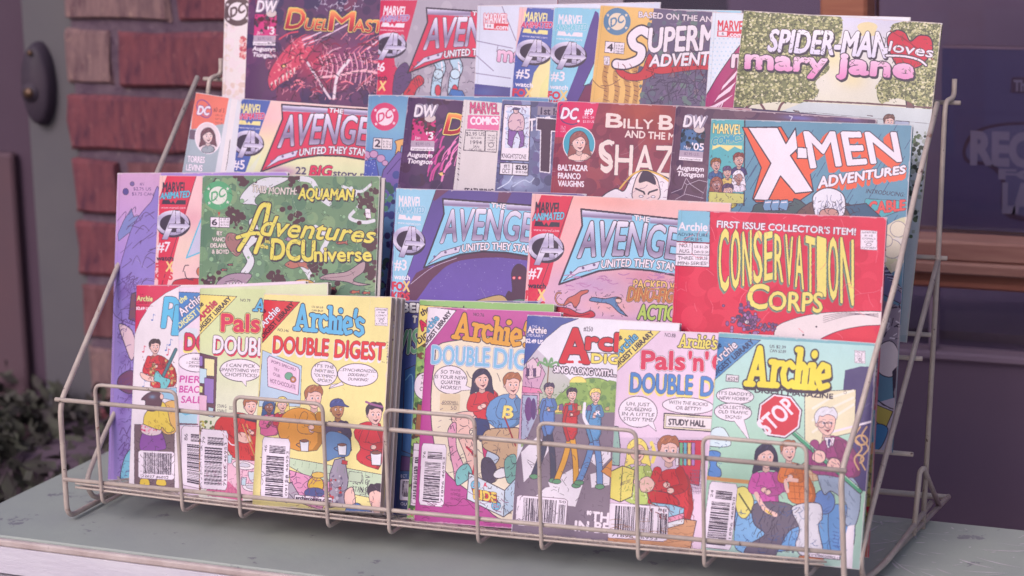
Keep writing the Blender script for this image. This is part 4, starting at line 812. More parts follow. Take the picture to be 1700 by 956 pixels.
def p_146(c):
    c.Z(*Q_); c.poly([(40,60),(980,110),(960,1800),(20,1800)],(240,228,150)); c.poly([(66,462),(335,570),(325,850),(40,850)],(186,212,232),K,2)
    c.library((74,114),(322,130),(64,412),(214,50,62),WH,(70,20,40))
    for t,y in (('US $3.59',172),('CAN $4.29',196)): c.T(t,404,y-4,482,y+2,13,K,(),.8)
    c.archie([(298,138),(640,168),(290,322)],(96,184,228),K,3.6,"'s",8.5); c.T('NO.146',170,330,244,338,19,K,(),1.2)
    c.T('DOUBLE',138,478,516,500,112,(222,50,60),[(K,2.5)],9,sh=(-5,16,WH)); c.T('DIGEST',562,508,904,530,116,(222,50,60),[(K,2.5)],9,sh=(-5,16,WH)); c.T('TM',890,548,906,550,8,K)
    for k,ch in enumerate('MAGAZINE'): c.T(ch,922,416+k*19.5,934,416+k*19.5,13,K,(),1)
    c.code(842,168,86,122)
    c.poly([(112,500),(310,580),(322,600),(312,772),(102,712),(98,520)],(236,200,226),K,3); c.poly([(120,512),(302,586),(308,604),(300,758),(112,700),(108,526)],None,WH,4)
    c.T("POP'S SPECIAL!",128,548,294,606,20,(90,50,90),(),1.2); c.T('TRY',145,600,182,614,20,(90,50,90),(),1.2); c.T('OUR',138,634,188,652,20,(90,50,90),(),1.2); c.T('HOT CHOCOLATE',118,684,292,732,28,(90,50,90),(),2)
    c.ell(246,640,28,26,(110,170,140),K,2); c.ell(276,664,20,22,(190,120,80),K,2); c.ell(276,664,8,9,(226,190,210))
    c.balloon(490,622,90,84,[(540,700),(525,728),(600,690)],("IT'S THE",'NEXT BIG','"OLYMPIC"','SPORT!'),20,33,.1,.1,.8); c.balloon(722,632,140,78,[(610,680),(524,726),(625,700)],('...SYNCHRONIZED','DOUGHNUT','DUNKING!'),20,31,.05,.3,.85)
    c.Z(*I_)
    c.person(350,490,24,(150,100,90),(70,100,150),(226,110,160),[(316,560),(325,520),(360,512),(395,530),(400,600),(316,610)],1); c.person(402,480,25,SK,(236,214,120),(200,60,80),[(375,560),(380,520),(430,515),(440,560),(400,640)],1)
    c.person(528,455,40,SK,(168,104,74),(222,150,60),[(380,590),(395,530),(430,500),(480,490),(540,520),(560,560),(560,660),(480,670),(420,650)],0)
    c.person(622,500,34,(176,122,84),(70,80,140),(74,62,96),[(560,690),(585,590),(590,550),(650,540),(672,580),(680,690)],2); c.poly([(575,600),(620,590),(670,620),(668,680),(620,690),(570,700)],(90,130,180),K,2,True)
    c.person(770,520,38,SK,(60,46,66),(206,50,66),[(682,600),(700,560),(750,545),(806,560),(806,745),(720,720),(690,690),(720,650)],0); c.line([(735,470),(760,480),(800,490)],(150,90,140),8,True)
    c.poly([(316,690),(420,690),(806,760),(806,860),(600,820),(420,720)],(196,220,186),K,2)
    for x,y,w in ((490,640,36),(640,655,36),(775,690,44)): c.poly([(x-w/2,y-w*.5),(x+w/2,y-w*.4),(x+w*.42,y+w*.75),(x-w*.38,y+w*.7)],(234,236,244),K,2.5); c.ell(x,y-w*.42,w*.45,w*.16,(130,84,76),K,1.6); c.line([(x-w*.5,y-w*.2),(x-w*.9,y),(x-w*.45,y+w*.3)],K,3,True)
    c.poly([(430,740),(600,790),(560,900),(440,860)],(226,150,190),K,2); c.poly([(316,830),(440,790),(470,840),(420,870)],(170,160,176),K,3)
    for i in range(5): c.line([(335+i*22,855-i*7),(380+i*16,865-i*4)],K,2.5)
    c.poly([(590,760),(610,700),(650,690),(665,780),(650,880),(590,890)],(160,152,172),K,3); c.spray([(596,770),(640,770),(640,870),(596,880)],26,[(110,100,130),(206,200,214),(196,60,70)],3,7)
    c.ell(535,800,32,34,(222,180,60),K,3); c.ell(530,830,40,20,(70,80,140),K,2)
    c.person(780,850,44,SK,(60,46,66),(226,214,226),[(740,950),(745,880),(800,890),(806,960)],0,face=0,flip=-1); c.poly([(655,880),(650,830),(680,808),(692,850),(690,890)],SK,K,3,True); c.poly([(660,885),(700,870),(760,905),(650,905)],(80,120,190),K,2)
    stamp_lines(c,682,795,60,2,20); stamp_lines(c,706,820,32,2,8)
    c.barcode([(325,608),(434,618),(426,862),(316,852)],17,False,'09128 46953','46')
    c.poly([(452,838),(600,850),(600,872),(450,862)],WH,K,2); c.T('archiecomics.com',456,856,596,868,13,K,(),1.4)
def p_be(c):
    c.Z(640,480,2.39); c.poly([(60,40),(400,60),(400,1000),(40,1000)],None,None,grad=[(66,70,130),(74,84,160),(60,90,150),(56,110,160),(52,80,130),(60,56,96)])
    c.T('BEN',66,90,160,92,34,(226,226,220),[(K,4)],6); c.T('T',108,132,124,133,26,(226,226,220),[(K,3)],4); c.T('VIS',36,262,130,250,92,(110,176,130),[((226,226,220),2.5),(K,4)],5,.1)
    c.poly([(76,320),(120,300),(118,660),(66,640)],(52,100,160),K,3); c.line([(80,360),(108,350),(104,560)],(110,170,206),4,True); c.poly([(64,660),(120,670),(120,720),(60,720)],(90,60,110),K,3)
    c.T('ECT',62,746,86,747,12,WH,(),1.2); c.barcode([(60,752),(120,756),(116,840),(56,836)],23,True); c.T('GU',60,856,84,858,12,WH,(),1)
def p_70(c):
    c.Z(*J_); c.poly([(115,10),(300,20),(240,900),(70,900)],(140,186,110)); c.spray([(118,200),(160,200),(120,760),(85,760)],90,[(110,150,84),(90,70,60),(160,200,110),(70,100,66),(120,80,70)],5,14)
    c.library((124,36),(330,50),(112,200),YEL,RED,K); c.balloon(150,335,46,52,None,('THAT','HUNK','CHEEK','RAT'),14,22,.05,.1,.7)
    c.poly([(118,400),(150,410),(130,520),(108,520)],(150,100,70),K,2); c.poly([(104,545),(150,550),(140,780),(92,775)],(230,220,232),K,2); c.barcode([(102,570),(134,574),(120,770),(96,766)],29,False,'','70')
    c.spray([(75,790),(115,790),(108,830),(75,830)],26,[(206,60,120),(140,190,90),(236,150,190)],3,7)
def p_76(c):
    c.Z(*J_); c.poly([(150,40),(700,60),(660,900),(100,900)],(184,72,148)); c.soft(420,70,200,30,(200,90,160),.6)
    c.poly([(240,170),(640,210),(640,800),(440,830),(330,740),(215,640),(170,480),(180,260)],(238,226,200),K,3,True)
    c.library((154,42),(262,56),(146,202),WH,(100,180,220),K)
    c.T('NO.76',324,76,364,80,12,K,(),.6); c.archie([(265,62),(480,90),(252,158)],(226,160,60),K,3.5,"'s",8.6)
    c.T('DOUBLE',170,252,382,262,66,(130,190,226),[(WH,2.5),((60,110,170),2)],6); c.T('DIGEST',400,266,640,282,70,(130,190,226),[(WH,2.5),((60,110,170),2)],6)
    c.balloon(240,312,62,52,[(270,352),(325,348),(290,330)],('SO THIS','IS YOUR NEW','QUARTER','HORSE?!'),13,19,.05,.15,.8)
    c.poly([(202,362),(276,364),(274,430),(200,428)],(226,206,170)); c.T('GOODWILL',210,400,268,402,11,K,(),1.2); c.line([(208,403),(270,405)],K,1); c.T('50',240,422,262,423,14,(120,100,110),(),1)
    c.poly([(250,440),(330,430),(345,480),(310,500),(330,560),(326,640),(312,650),(290,580),(250,480)],SK,K,2.5,True); c.line([(300,560),(330,600),(322,660)],(200,40,70),8,True)
    c.poly([(230,500),(260,470),(262,560),(290,640),(260,690),(250,640),(240,590)],(230,160,190),K,2.5,True); c.poly([(262,650),(300,620),(320,660),(290,690),(262,700)],(120,190,190),K,2.5,True)
    c.person(356,312,34,SK,(56,50,80),(206,50,66),[(312,400),(330,360),(370,348),(410,350),(425,400),(400,440),(372,470),(330,450)],1)
    c.poly([(330,452),(380,460),(390,520),(350,540),(326,500)],(50,60,110),K,2); c.poly([(362,520),(440,520),(450,590),(420,650),(370,620)],(200,50,110),K,2,True); c.ell(400,600,30,40,(190,206,226),K,2)
    c.person(468,330,36,SK,(168,104,74),(100,148,200),[(368,460),(376,400),(420,368),(480,360),(500,390),(500,470),(470,490),(420,500)],0); c.T('B',432,452,468,454,44,YEL,[(K,2)],6,.1)
    c.poly([(370,500),(450,490),(500,500),(500,600),(440,640),(400,690),(370,660),(420,600),(360,560)],(196,164,130),K,3,True); c.poly([(355,610),(385,600),(410,640),(400,690),(360,680)],(70,60,90),K,2,True); c.ell(430,655,34,18,(232,230,236),K,3,-20); c.line([(440,450),(480,555)],(150,50,60),6)
    c.poly([(440,610),(480,590),(486,680),(450,690)],(110,170,160),K,2,True)
    c.poly([(308,655),(440,720),(436,818),(300,752)],(214,226,236),K,3); c.poly([(440,720),(486,670),(486,780),(436,818)],(180,206,226),K,3); c.ell(332,700,17,17,(110,190,220),K,1.5); c.ell(408,776,17,17,(110,190,220),K,1.5); c.T('25¢',396,782,420,784,12,RED,(),.8); c.T('25',322,706,342,707,12,RED,(),.8)
    c.T('A',362,706,374,708,16,RED,(),2); c.poly([(318,712),(410,730),(412,768),(330,752)],(206,50,60),K,2); c.T('RIDE',326,750,408,764,34,(240,206,90),[(K,2)],4)
    c.line([(212,740),(220,770),(260,775),(290,750),(330,790),(360,800)],(110,40,90),2.5,True)
    for k in range(3): c.T('STAN GOLD',240,722+k*16,276,724+k*16,8,(90,30,80))
    c.barcode([(134,545),(226,552),(214,782),(122,772)],31,False,'71896 46953','76')
def p_250(c):
    c.Z(*J_); c.poly([(515,75),(860,90),(1100,110),(1050,900),(465,900)],(232,230,240)); 
    c.poly([(505,205),(560,200),(700,330),(840,330),(840,480),(500,560)],None,None,grad=[(206,196,214),(150,180,120)])
    c.poly([(620,390),(700,320),(780,305),(850,330),(900,340),(900,440),(560,440)],(136,172,92),K,2,True); c.spray([(620,390),(700,320),(800,310),(900,340),(900,420),(640,420)],60,[(120,156,84),(156,190,100),(100,140,84)],5,14); c.ell(710,322,30,22,(236,226,120),(200,160,90),2); c.poly([(678,322),(742,322),(742,345),(678,345)],(136,172,92))
    c.poly([(490,540),(500,280),(560,230),(590,290),(570,340),(560,500),(510,545)],(206,160,190),K,2); c.poly([(520,250),(545,230),(575,270),(570,300),(525,310)],(226,196,210),K,2)
    for q in ((520,270,530,298),(545,270,555,300)): c.poly([(q[0],q[1]),(q[2],q[1]),(q[2],q[3]),(q[0],q[3])],(90,70,110),K,1.4)
    c.poly([(503,335),(570,345),(580,362),(505,360)],(226,130,170),K,1.5); c.poly([(505,368),(560,370),(556,500),(500,540)],(170,180,206),K,2); c.ell(528,420,14,44,(110,70,130)); c.ell(546,420,10,40,(90,60,120)); c.ell(528,385,7,9,(110,70,130))
    for a in (-150,-110,-70,-30,10): c.line([(600,262),(600+34*math.cos(math.radians(a)),262+30*math.sin(math.radians(a))),(600+44*math.cos(math.radians(a)),275+34*math.sin(math.radians(a)))],(110,160,110),8,True)
    c.line([(602,262),(596,340)],(130,100,80),5); c.poly([(608,420),(650,400),(660,430),(612,436)],(226,200,110),K,1.5)
    c.poly([(480,620),(560,440),(900,430),(1060,450),(1040,1000),(460,1000)],(124,110,128))
    for q in ([(500,580),(560,520),(610,560),(560,640),(510,690)],[(600,690),(690,640),(740,640),(730,690),(700,780),(630,770)],[(740,600),(830,560),(830,600),(790,640)],[(510,780),(590,710),(640,700),(600,780)],[(755,660),(830,640),(825,700),(760,710)]): c.poly(q,(232,226,236))
    for i in range(16): x,y=r_(c,490,820),r_(c,540,860); c.line([(x,y),(x+r_(c,-20,30),y+r_(c,5,25))],(84,70,92),1.6)
    def walker(x,y,top,leg,hair,skin,w=30):
        for a,b,m in (((x,y+150),(x-w*1.7,y+315),(x-w*.7,y+235)),((x+6,y+150),(x+w*.7,y+330),(x+w*.6,y+240))): c.line([a,m,b],K,w*.8,True); c.line([a,m,b],leg,w*.66,True); c.ell(b[0],b[1]+4,w*.55,w*.3,(90,150,110),K,2)
        c.person(x+6,y,w*.72,skin,hair,top,[(x-w*.8,y+60),(x-w*.3,y+26),(x+w*.5,y+26),(x+w*.9,y+60),(x+w*.85,y+165),(x-w*.85,y+165)],0)
        c.line([(x-w*.4,y+45),(x-w*.8,y+100),(x-w*.3,y+165)],K,w*.5,True); c.line([(x-w*.4,y+45),(x-w*.8,y+100),(x-w*.3,y+165)],tuple(int(v*.9) for v in top),w*.36,True)
    walker(598,350,(90,130,196),(60,62,90),(70,60,90),(222,180,170)); walker(682,368,(200,50,62),(222,160,60),(56,46,70),SK); walker(768,372,(90,150,200),(96,140,196),(236,214,110),SK,32)
    c.line([(735,400),(732,450),(750,485)],(232,230,240),12,True); c.T('R',776,440,792,441,16,WH,(),1.5); c.poly([(795,650),(840,600),(840,680)],(214,140,70),K,2)
    c.poly([(520,72),(712,86),(650,110),(590,160),(545,215),(510,260)],(74,90,160),K,1.5)
    c.T('THE',540,120,560,121,9,WH,(),.8); c.T('Archie',524,138,594,142,24,WH,[(K,1)],2.6); c.T('LIBRARY',520,152,584,156,10,WH,(),.8); c.T('$2.49 US',517,174,580,180,14,WH,(),2)
    c.T('#250',730,132,764,134,17,K,(),1.2)
    c.T('A',645,246,748,250,122,(206,36,56),[(K,4)],12); c.line([(645,244),(690,246)],(206,36,56),10); c.line([(715,246),(752,248)],(206,36,56),10); c.T("rchie's",740,198,1060,216,62,(206,36,56),[(K,4)],9); c.line([(742,210),(1060,228)],K,3)
    c.T('DIGEST',760,248,960,258,32,(240,222,100),[(K,3)],5); c.T('SING ALONG WITH...',620,284,850,300,22,WH,[(K,4)],3)
    c.T('"THE',742,832,850,840,34,WH,(),6); c.T('IN BEVERLY',698,868,980,890,36,WH,(),5)
    c.barcode([(485,736),(672,752),(664,864),(478,848)],37,True,'09128 46850','50')
def p_88(c):
    c.Z(*K_); c.poly([(100,30),(690,50),(640,960),(30,960)],(232,206,228)); c.library((106,36),(262,44),(92,200),YEL,(100,180,220),K,the=K)
    c.T('NO.88',278,64,318,68,14,K,(),1); c.archie([(338,54),(440,60),(330,104)],(236,222,100),K,6,"'s",7.5)
    c.T('Pals',192,184,352,188,66,RED,[(WH,3),(K,2)],8); c.T("'n'",368,190,438,192,66,RED,[(WH,3),(K,2)],7); c.T('Gals',455,192,620,200,66,RED,[(WH,3),(K,2)],8)
    c.T('DOUBLE',150,270,380,280,70,(74,130,200),[(K,1.5)],6,sh=(-4,8,YEL)); c.T('DIGEST',412,284,640,294,70,(74,130,200),[(K,1.5)],6,sh=(-4,8,YEL))
    c.balloon(178,344,72,58,[(215,390),(246,416),(232,375)],('UH, JUST','SQUEEZING','IN A LITTLE','STUDY TIME'),13,19,.05,.1,.84); c.balloon(365,322,96,30,None,('WITH THE BOOKS','OR BETTY?'),13,19,.06,.15,.8)
    c.poly([(276,350),(460,362),(458,418),(274,406)],(238,228,196),K,4); c.poly([(283,358),(455,369),(454,410),(281,399)],(240,230,232),K,1.5); c.T('STUDY HALL',292,392,428,400,22,K,(),1.6)
    c.poly([(60,440),(420,440),(440,470),(430,620),(380,640),(60,560)],(214,190,214)); c.poly([(330,450),(420,450),(405,620),(330,600)],(200,40,70),K,2)
    for i,cl in enumerate(((226,220,226),(110,180,130),(90,170,190),(226,190,110),(170,120,190))): c.poly([(318+i*15,458),(331+i*15,460),(329+i*15,545),(318+i*15,543)],cl,K,1.6)
    c.poly([(76,395),(104,400),(112,480),(108,545),(64,540),(68,420)],(150,190,176),K,3)
    c.person(176,490,38,SK,(240,222,110),(190,214,110),[(120,670),(130,600),(150,545),(215,545),(250,590),(240,690),(160,690)],1); c.spray([(190,560),(240,580),(235,680),(150,680)],20,[(226,236,180)],2,4); c.line([(228,460),(240,500),(232,530)],(240,222,110),14,True)
    c.person(292,488,44,SK,(168,104,74),(206,40,56),[(210,680),(230,600),(270,560),(330,555),(375,590),(388,740),(330,760),(260,690),(225,690)],0)
    c.poly([(215,640),(300,650),(330,690),(240,690)],(196,34,50),K,2.5,True); c.poly([(185,600),(215,585),(240,610),(225,640),(190,640)],SK,K,2,True)
    c.poly([(58,575),(120,545),(165,560),(155,660),(110,680),(72,665)],(232,220,110),K,3); c.line([(120,548),(112,678)],K,2.5); c.T('HISTORY',112,620,150,606,12,K,(),1)
    c.poly([(200,760),(300,735),(396,750),(370,870),(30,870),(60,800)],(206,150,110),K,3); c.poly([(40,690),(210,700),(60,800),(30,860)],(196,150,120)); 
    for (y,cl) in ((735,(226,230,236)),(715,(232,150,180)),(695,(150,200,226))): c.poly([(222,y-14),(300,y-6),(350,y+8),(348,y+26),(290,y+42),(286,y+18)],cl,K,2.5)
    c.barcode([(62,682),(292,698),(286,828),(55,812)],41,True,'71896 46953','88'); c.soft(120,850,80,14,(226,130,90),.7)
def p_224(c):
    c.Z(*K_); c.poly([(470,50),(1070,80),(1000,960),(400,960)],None,None,grad=[(176,222,220),(186,228,214),(170,214,190),(160,206,180),(170,206,196)])
    c.poly([(475,50),(1065,85),(1064,100),(470,64)],(120,180,190)); c.poly([(950,190),(1010,175),(1060,178),(1055,400),(930,390)],(66,56,112)); c.poly([(800,270),(990,262),(985,420),(900,440),(800,520)],(236,228,190),K,2)
    for i in range(3): c.line([(830,420-i*44),(900,370-i*40),(980,318-i*26)],(244,240,220),9)
    c.poly([(1000,250),(1058,180),(1050,640),(960,640)],(66,56,112)); c.line([(900,420),(1050,380)],WH,8)
    for q in ((1010,450,22),(1000,520,18),(880,560,18),(900,600,20)): c.ell(q[0],q[1],q[2],q[2]*.8,None,(214,170,120),7)
    c.library((476,66),(636,78),(456,232),(80,140,196),WH,(40,50,90))
    for t,y in (('US $2.39',108),('CAN $2.89',124)): c.T(t,670,y-2,730,y+2,11,K,(),.7)
    c.archie([(600,96),(866,112),(584,246)],(240,224,70),K,4.2,'',9.2,None,(.8,2.2,K)); c.T('DIGEST MAGAZINE',614,272,904,296,18,K,(),2.6); c.ell(950,272,5,5,None,K,1.2); c.code(986,116,38,46)
    c.poly([(508,206),(554,210),(552,234),(506,230)],(230,224,230),K,2); c.T('#224',512,227,549,229,13,K,(),1)
    c.balloon(540,286,70,30,None,("IT'S DADDY'S",'NEW HOBBY...'),12,18,.05,.1,.84); c.balloon(532,346,70,34,[(535,376),(596,456),(570,366)],('...COLLECTING','OLD TRAFFIC','SIGNS!'),12,18,.05,.1,.84)
    c.poly([(440,440),(460,406),(500,408),(522,470),(435,470)],(214,236,240),K,2,True); c.poly([(435,500),(455,488),(486,500),(470,540),(486,560),(484,586),(440,582),(446,540)],(90,140,206),K,2.5,True); c.line([(430,590),(590,606)],(206,150,90),14)
    c.poly([(545,690),(580,700),(690,680),(780,700),(900,690),(980,720),(960,880),(780,860),(560,860)],(100,158,214),K,3,True); c.poly([(560,700),(640,690),(640,860),(540,850)],(120,176,224),K,2.5,True); c.poly([(890,710),(950,690),(975,720),(970,870),(900,870)],(90,146,206),K,2.5,True); c.poly([(540,640),(580,625),(610,680),(580,740),(548,720)],(236,226,120),K,2.5,True); c.line([(555,650),(600,720)],(90,90,60),6)
    c.ell(872,680,40,46,(90,130,196),K,2.5); c.poly([(790,540),(850,520),(880,560),(850,600),(790,590)],(206,176,140),K,2,True)
    # person with the pole
    c.poly([(850,560),(940,560),(1000,620),(1005,700),(985,770),(950,760),(955,690),(900,640),(870,650)],(150,170,196),K,3,True)
    c.person(880,385,46,SK,(226,226,236),(150,60,120),[(812,540),(850,470),(890,430),(940,440),(985,480),(1010,560),(1000,590),(930,590),(880,580),(850,580),(825,570)],0); c.line([(850,385),(905,388)],K,1.6); c.ell(862,392,12,12,None,K,2); c.ell(888,394,12,12,None,K,2); c.poly([(872,440),(912,440),(905,470),(885,480)],WH,K,2); c.poly([(886,446),(896,446),(893,476),(885,470)],(66,56,112))
    c.line([(735,400),(800,460),(1005,640)],K,19); c.line([(735,400),(800,460),(1005,640)],(70,160,120),13); c.line([(740,398),(1000,628)],(190,226,200),3)
    for x,y in ((850,512),(905,542)): c.poly([(x-24,y+6),(x-8,y-24),(x+22,y-18),(x+26,y+10),(x+4,y+24)],SK,K,2.5,True); c.line([(x-6,y-12),(x+12,y-2)],K,1.6)
    # stop sign
    cx,cy,R=706,360,86; oc=[(cx+R*math.cos(math.radians(22.5+45*k+8)),cy+R*.99*math.sin(math.radians(22.5+45*k+8))) for k in range(8)]; c.poly(oc,WH,K,4); c.poly([(cx+(x-cx)*.9,cy+(y-cy)*.9) for x,y in oc],(206,46,66)); c.T('STOP',660,432,772,338,62,WH,(),5,-.05,h1=66)
    # seated pair
    c.person(655,512,40,SK,(50,46,76),(206,80,170),[(596,610),(610,580),(640,566),(700,570),(730,600),(735,640),(700,650),(705,690),(625,690),(618,650)],1); c.poly([(610,690),(700,680),(760,700),(785,760),(740,790),(700,860),(680,880),(580,875),(590,840),(650,800),(610,760)],(96,88,110),K,3,True); c.line([(618,650),(650,705),(690,728)],SK,16,True); c.line([(655,712),(676,728)],(236,200,80),7)
    c.person(740,492,34,SK,(168,104,74),(222,120,60),[(712,560),(740,530),(790,540),(815,580),(845,650),(830,690),(760,690),(730,660),(745,610)],0); 
    for i in range(5): c.line([(755+i*18,560),(765+i*18,680)],(160,70,40),1.6); c.line([(740,570+i*24),(838,578+i*24)],(160,70,40),1.6)
    c.poly([(752,700),(850,685),(865,740),(850,770),(865,880),(790,880),(765,840),(780,780)],(214,214,224),K,3,True); c.line([(735,640),(730,600),(770,600)],SK,14,True); c.poly([(780,880),(866,878),(870,896),(770,896)],(190,110,70),K,2)
    for k in range(5): c.line([(905,790+k*13),(925,795+k*13)],(60,90,160),3)
    c.barcode([(446,602),(550,614),(524,860),(412,848)],43,False,'71896 46850','24')
    c.poly([(960,770),(985,765),(975,945),(930,940),(935,860)],WH); c.poly([(820,864),(930,878),(930,896),(816,884)],WH,K,2); c.T('archiecomics.com',822,880,948,896,12,K,(),1.2)

def detail(c, fn):
    """pen work and small background detail laid over the larger shapes"""
    G = (110, 90, 120)
    if fn is p_146:
        c.Z(*I_); c.ink([(320,700),(806,770),(806,900),(320,860)],110,26,K,1.6); c.ink([(330,300),(806,330),(806,440),(330,420)],14,12,(206,190,120),1.2)
        for i in range(12): c.line([(455+i*28,705+i*4),(452+i*28,725+i*4)],(120,150,120),1.4)
        c.ink([(430,740),(600,790),(590,900),(430,880)],40,30,(120,60,110),2); c.ell(545,760,26,12,(230,190,90),K,2); c.poly([(640,700),(662,705),(660,720),(638,716)],(200,60,70),K,1.5)
        c.poly([(668,745),(720,752),(716,790),(664,784)],(190,210,180),K,1.5)
    if fn is p_79:
        c.Z(*S_); c.ink([(620,560),(1000,560),(1000,820),(620,800)],60,30,(150,80,120),2); c.ink([(680,240),(980,240),(980,540),(760,500)],50,40,(120,24,40),2.4,1.3); c.ink([(550,260),(590,260),(590,740),(545,740)],60,20,K,2)
    if fn is p_R:
        c.Z(*S_); c.ink([(110,300),(390,300),(390,740),(110,740)],70,30,(60,46,60),2); c.ink([(180,140),(370,140),(370,330),(180,330)],30,26,(150,110,40),2.4,1.2); c.Z(*P_); c.ink([(140,520),(372,520),(372,730),(200,730)],60,18,(90,24,40),2,1.2)
    if fn is p_76:
        c.Z(*J_); c.ink([(230,440),(500,440),(500,700),(230,700)],110,22,K,1.6); c.ink([(330,700),(486,690),(486,810),(330,800)],40,16,K,1.4); c.ink([(120,720),(460,720),(460,850),(110,850)],30,40,(120,40,100),1.8,.2)
        for i in range(6): c.line([(190+i*3,510-i*22),(200+i*3,505-i*22)],G,1.6)
        c.line([(300,280),(310,300),(322,310)],K,2,True); c.line([(412,288),(418,300),(424,318)],K,2,True); c.line([(500,300),(508,330),(506,350)],K,2,True)
    if fn is p_250:
        c.Z(*J_); c.ink([(490,500),(860,500),(860,860),(480,860)],120,18,(84,70,92),1.4); c.ink([(560,320),(860,320),(860,430),(560,430)],70,12,(76,110,66),1.4); c.ink([(500,250),(570,250),(560,520),(500,520)],40,18,(100,60,110),1.4,1.5)
        for k in range(6): c.poly([(640+k*34,405+k*2),(654+k*34,400+k*2),(656+k*34,425),(640+k*34,425)],[(120,90,140),(90,120,160),(196,170,120)][k%3],K,1.2)
    if fn is p_88:
        c.Z(*K_); c.ink([(210,560),(388,560),(388,760),(225,740)],60,26,(110,16,36),1.8,1.2); c.ink([(100,560),(250,560),(240,690),(110,690)],50,14,(110,130,60),1.4); c.ink([(60,740),(396,740),(380,870),(40,870)],50,40,(140,96,70),1.5,.05,.15)
        c.ink([(60,440),(330,440),(320,540),(60,540)],26,16,G,1.2)
        for i in range(7): c.line([(384+i*6,560),(372+i*6,650)],G,1.2); c.line([(372,560+i*13),(428,566+i*13)],G,1.2)
    if fn is p_224:
        c.Z(*K_); c.ink([(540,690),(980,690),(970,870),(540,870)],90,30,(50,80,140),1.6); c.ink([(580,690),(785,700),(780,870),(580,870)],60,34,(56,48,70),2,1.9); c.ink([(755,690),(865,690),(865,880),(770,880)],30,26,(150,150,170),1.6,1.4); c.ink([(815,440),(1005,440),(1005,590),(830,590)],60,22,(96,30,80),1.8,1.2); c.ink([(850,580),(1005,620),(990,760),(870,660)],40,24,(90,110,140),1.8,1.3); c.ink([(600,570),(735,570),(730,690),(620,690)],30,20,(140,40,110),1.8,1.2)
        c.ink([(440,440),(520,440),(480,590),(430,590)],20,14,(50,90,150),1.4)
        for x in (1006,1030): c.line([(x,400),(x-20,440),(x+6,480),(x-22,520),(x-6,560)],(206,166,120),6,True)
    if fn is p_aqua:
        c.Z(*E_); c.ink([(570,90),(1600,110),(1600,780),(560,780)],260,26,(66,84,70),2); c.ink([(570,90),(1600,110),(1600,780),(560,780)],90,16,(170,200,160),2)
    if fn is p_xmen:
        c.Z(*D_); c.ink([(420,835),(680,845),(680,905),(225,905)],70,22,K,2); c.ink([(44,640),(188,640),(188,850),(44,850)],60,10,K,1.5)
    if fn is p_av7b:
        c.Z(*F_); c.ink([(950,590),(1350,590),(1350,740),(870,740)],60,20,K,2); c.ink([(1000,480),(1600,500),(1600,600),(1000,600)],40,60,(180,120,170),4,.1,.2)
    if fn is p_av6:
        c.Z(*B_); c.ink([(930,330),(1400,330),(1400,520),(930,520)],90,26,K,2)
    if fn is p_super:
        c.Z(*C_); c.ink([(840,330),(1200,330),(1200,520),(800,500)],120,40,(60,48,80),2.6); c.ink([(680,290),(1200,300),(1200,350),(690,370)],40,30,(110,20,40),2.4,1.4)
    if fn is p_duel:
        c.Z(*B_); c.ink([(270,180),(870,180),(840,530),(270,530)],160,50,(50,20,50),3.5); c.ink([(270,180),(870,180),(840,530),(270,530)],110,34,(240,150,170),2.4); c.ink([(520,0),(780,0),(760,60),(520,60)],30,30,(190,180,205),3)
    if fn is p_purple:
        c.Z(*H_); c.ink([(250,0),(320,0),(320,740),(250,740)],120,22,(84,60,130),1.6)
    if fn is p_knight:
        c.Z(*C_); c.ink([(165,495),(280,495),(270,690),(165,690)],60,16,(90,60,110),1.8)
    if fn is p_billy:
        c.Z(*C_); c.ink([(640,820),(940,820),(930,930),(620,930)],20,30,(150,120,150),2)
    if fn is p_cons:
        c.Z(*G_); c.ink([(60,60),(930,90),(930,600),(60,600)],40,60,(236,110,130),1.6)
    if fn is p_loves:
        c.Z(*D_); c.ink([(150,60),(590,80),(500,430),(130,440)],260,12,(74,78,62),1.8); c.ink([(745,110),(1010,110),(990,460),(760,420)],160,12,(74,78,62),1.8)
# ------------------------------------------------------------------ materials
M = {}
M['wire'] = material('wire_paint', (194, 178, 174), .42, .5, (174, 156, 156), 60, spots=[((98, 72, 76), 130, .63), ((148, 112, 104), 50, .64)], bump=.15, bscale=300)
M['paper'] = material('page_edges', (206, 190, 180), .9, .1, (166, 150, 146), 30, (1, 1, 1), bump=.5, bscale=400)
M['newsprint'] = material('old_page_edges', (196, 172, 150), .9, .1, (160, 134, 120), 40, bump=.5, bscale=400)
M['plain_cover'] = material('plain_cover', (206, 196, 200), .5, .3, (190, 176, 190), 12)
M['brick_red'] = material('red_brick', (130, 76, 86), .9, .15, (98, 60, 76), 40, (3, 1, .7), 1.4, 60, [((156, 104, 108), 90, .60), ((88, 56, 74), 46, .585)])
M['brick_tan'] = material('tan_brick', (142, 112, 116), .9, .15, (108, 84, 94), 40, (3, 1, .6), 1.4, 60, [((172, 140, 134), 90, .60), ((96, 68, 82), 50, .60)])
M['brick_brown'] = material('brown_brick', (126, 86, 94), .9, .15, (92, 56, 66), 26, (3, 1, .6), 1.0, 60, [((140, 96, 96), 120, .66)])
M['mortar'] = material('mortar', (112, 94, 110), .95, .1, (90, 72, 92), 50, bump=2, bscale=90, spots=[((130, 114, 122), 70, .62), ((72, 54, 74), 60, .64)])
M['table'] = material('table_paint', (164, 170, 168), .5, .35, (152, 156, 160), 7, spots=[((126, 124, 136), 26, .62), ((182, 182, 190), 90, .69), ((128, 122, 136), 60, .72)], bump=.25, bscale=60)
M['table_edge'] = material('white_trim_paint', (220, 214, 232), .55, .35, (204, 196, 218), 12, (1, 1, 4), .3, 90, [((150, 130, 150), 50, .70)])
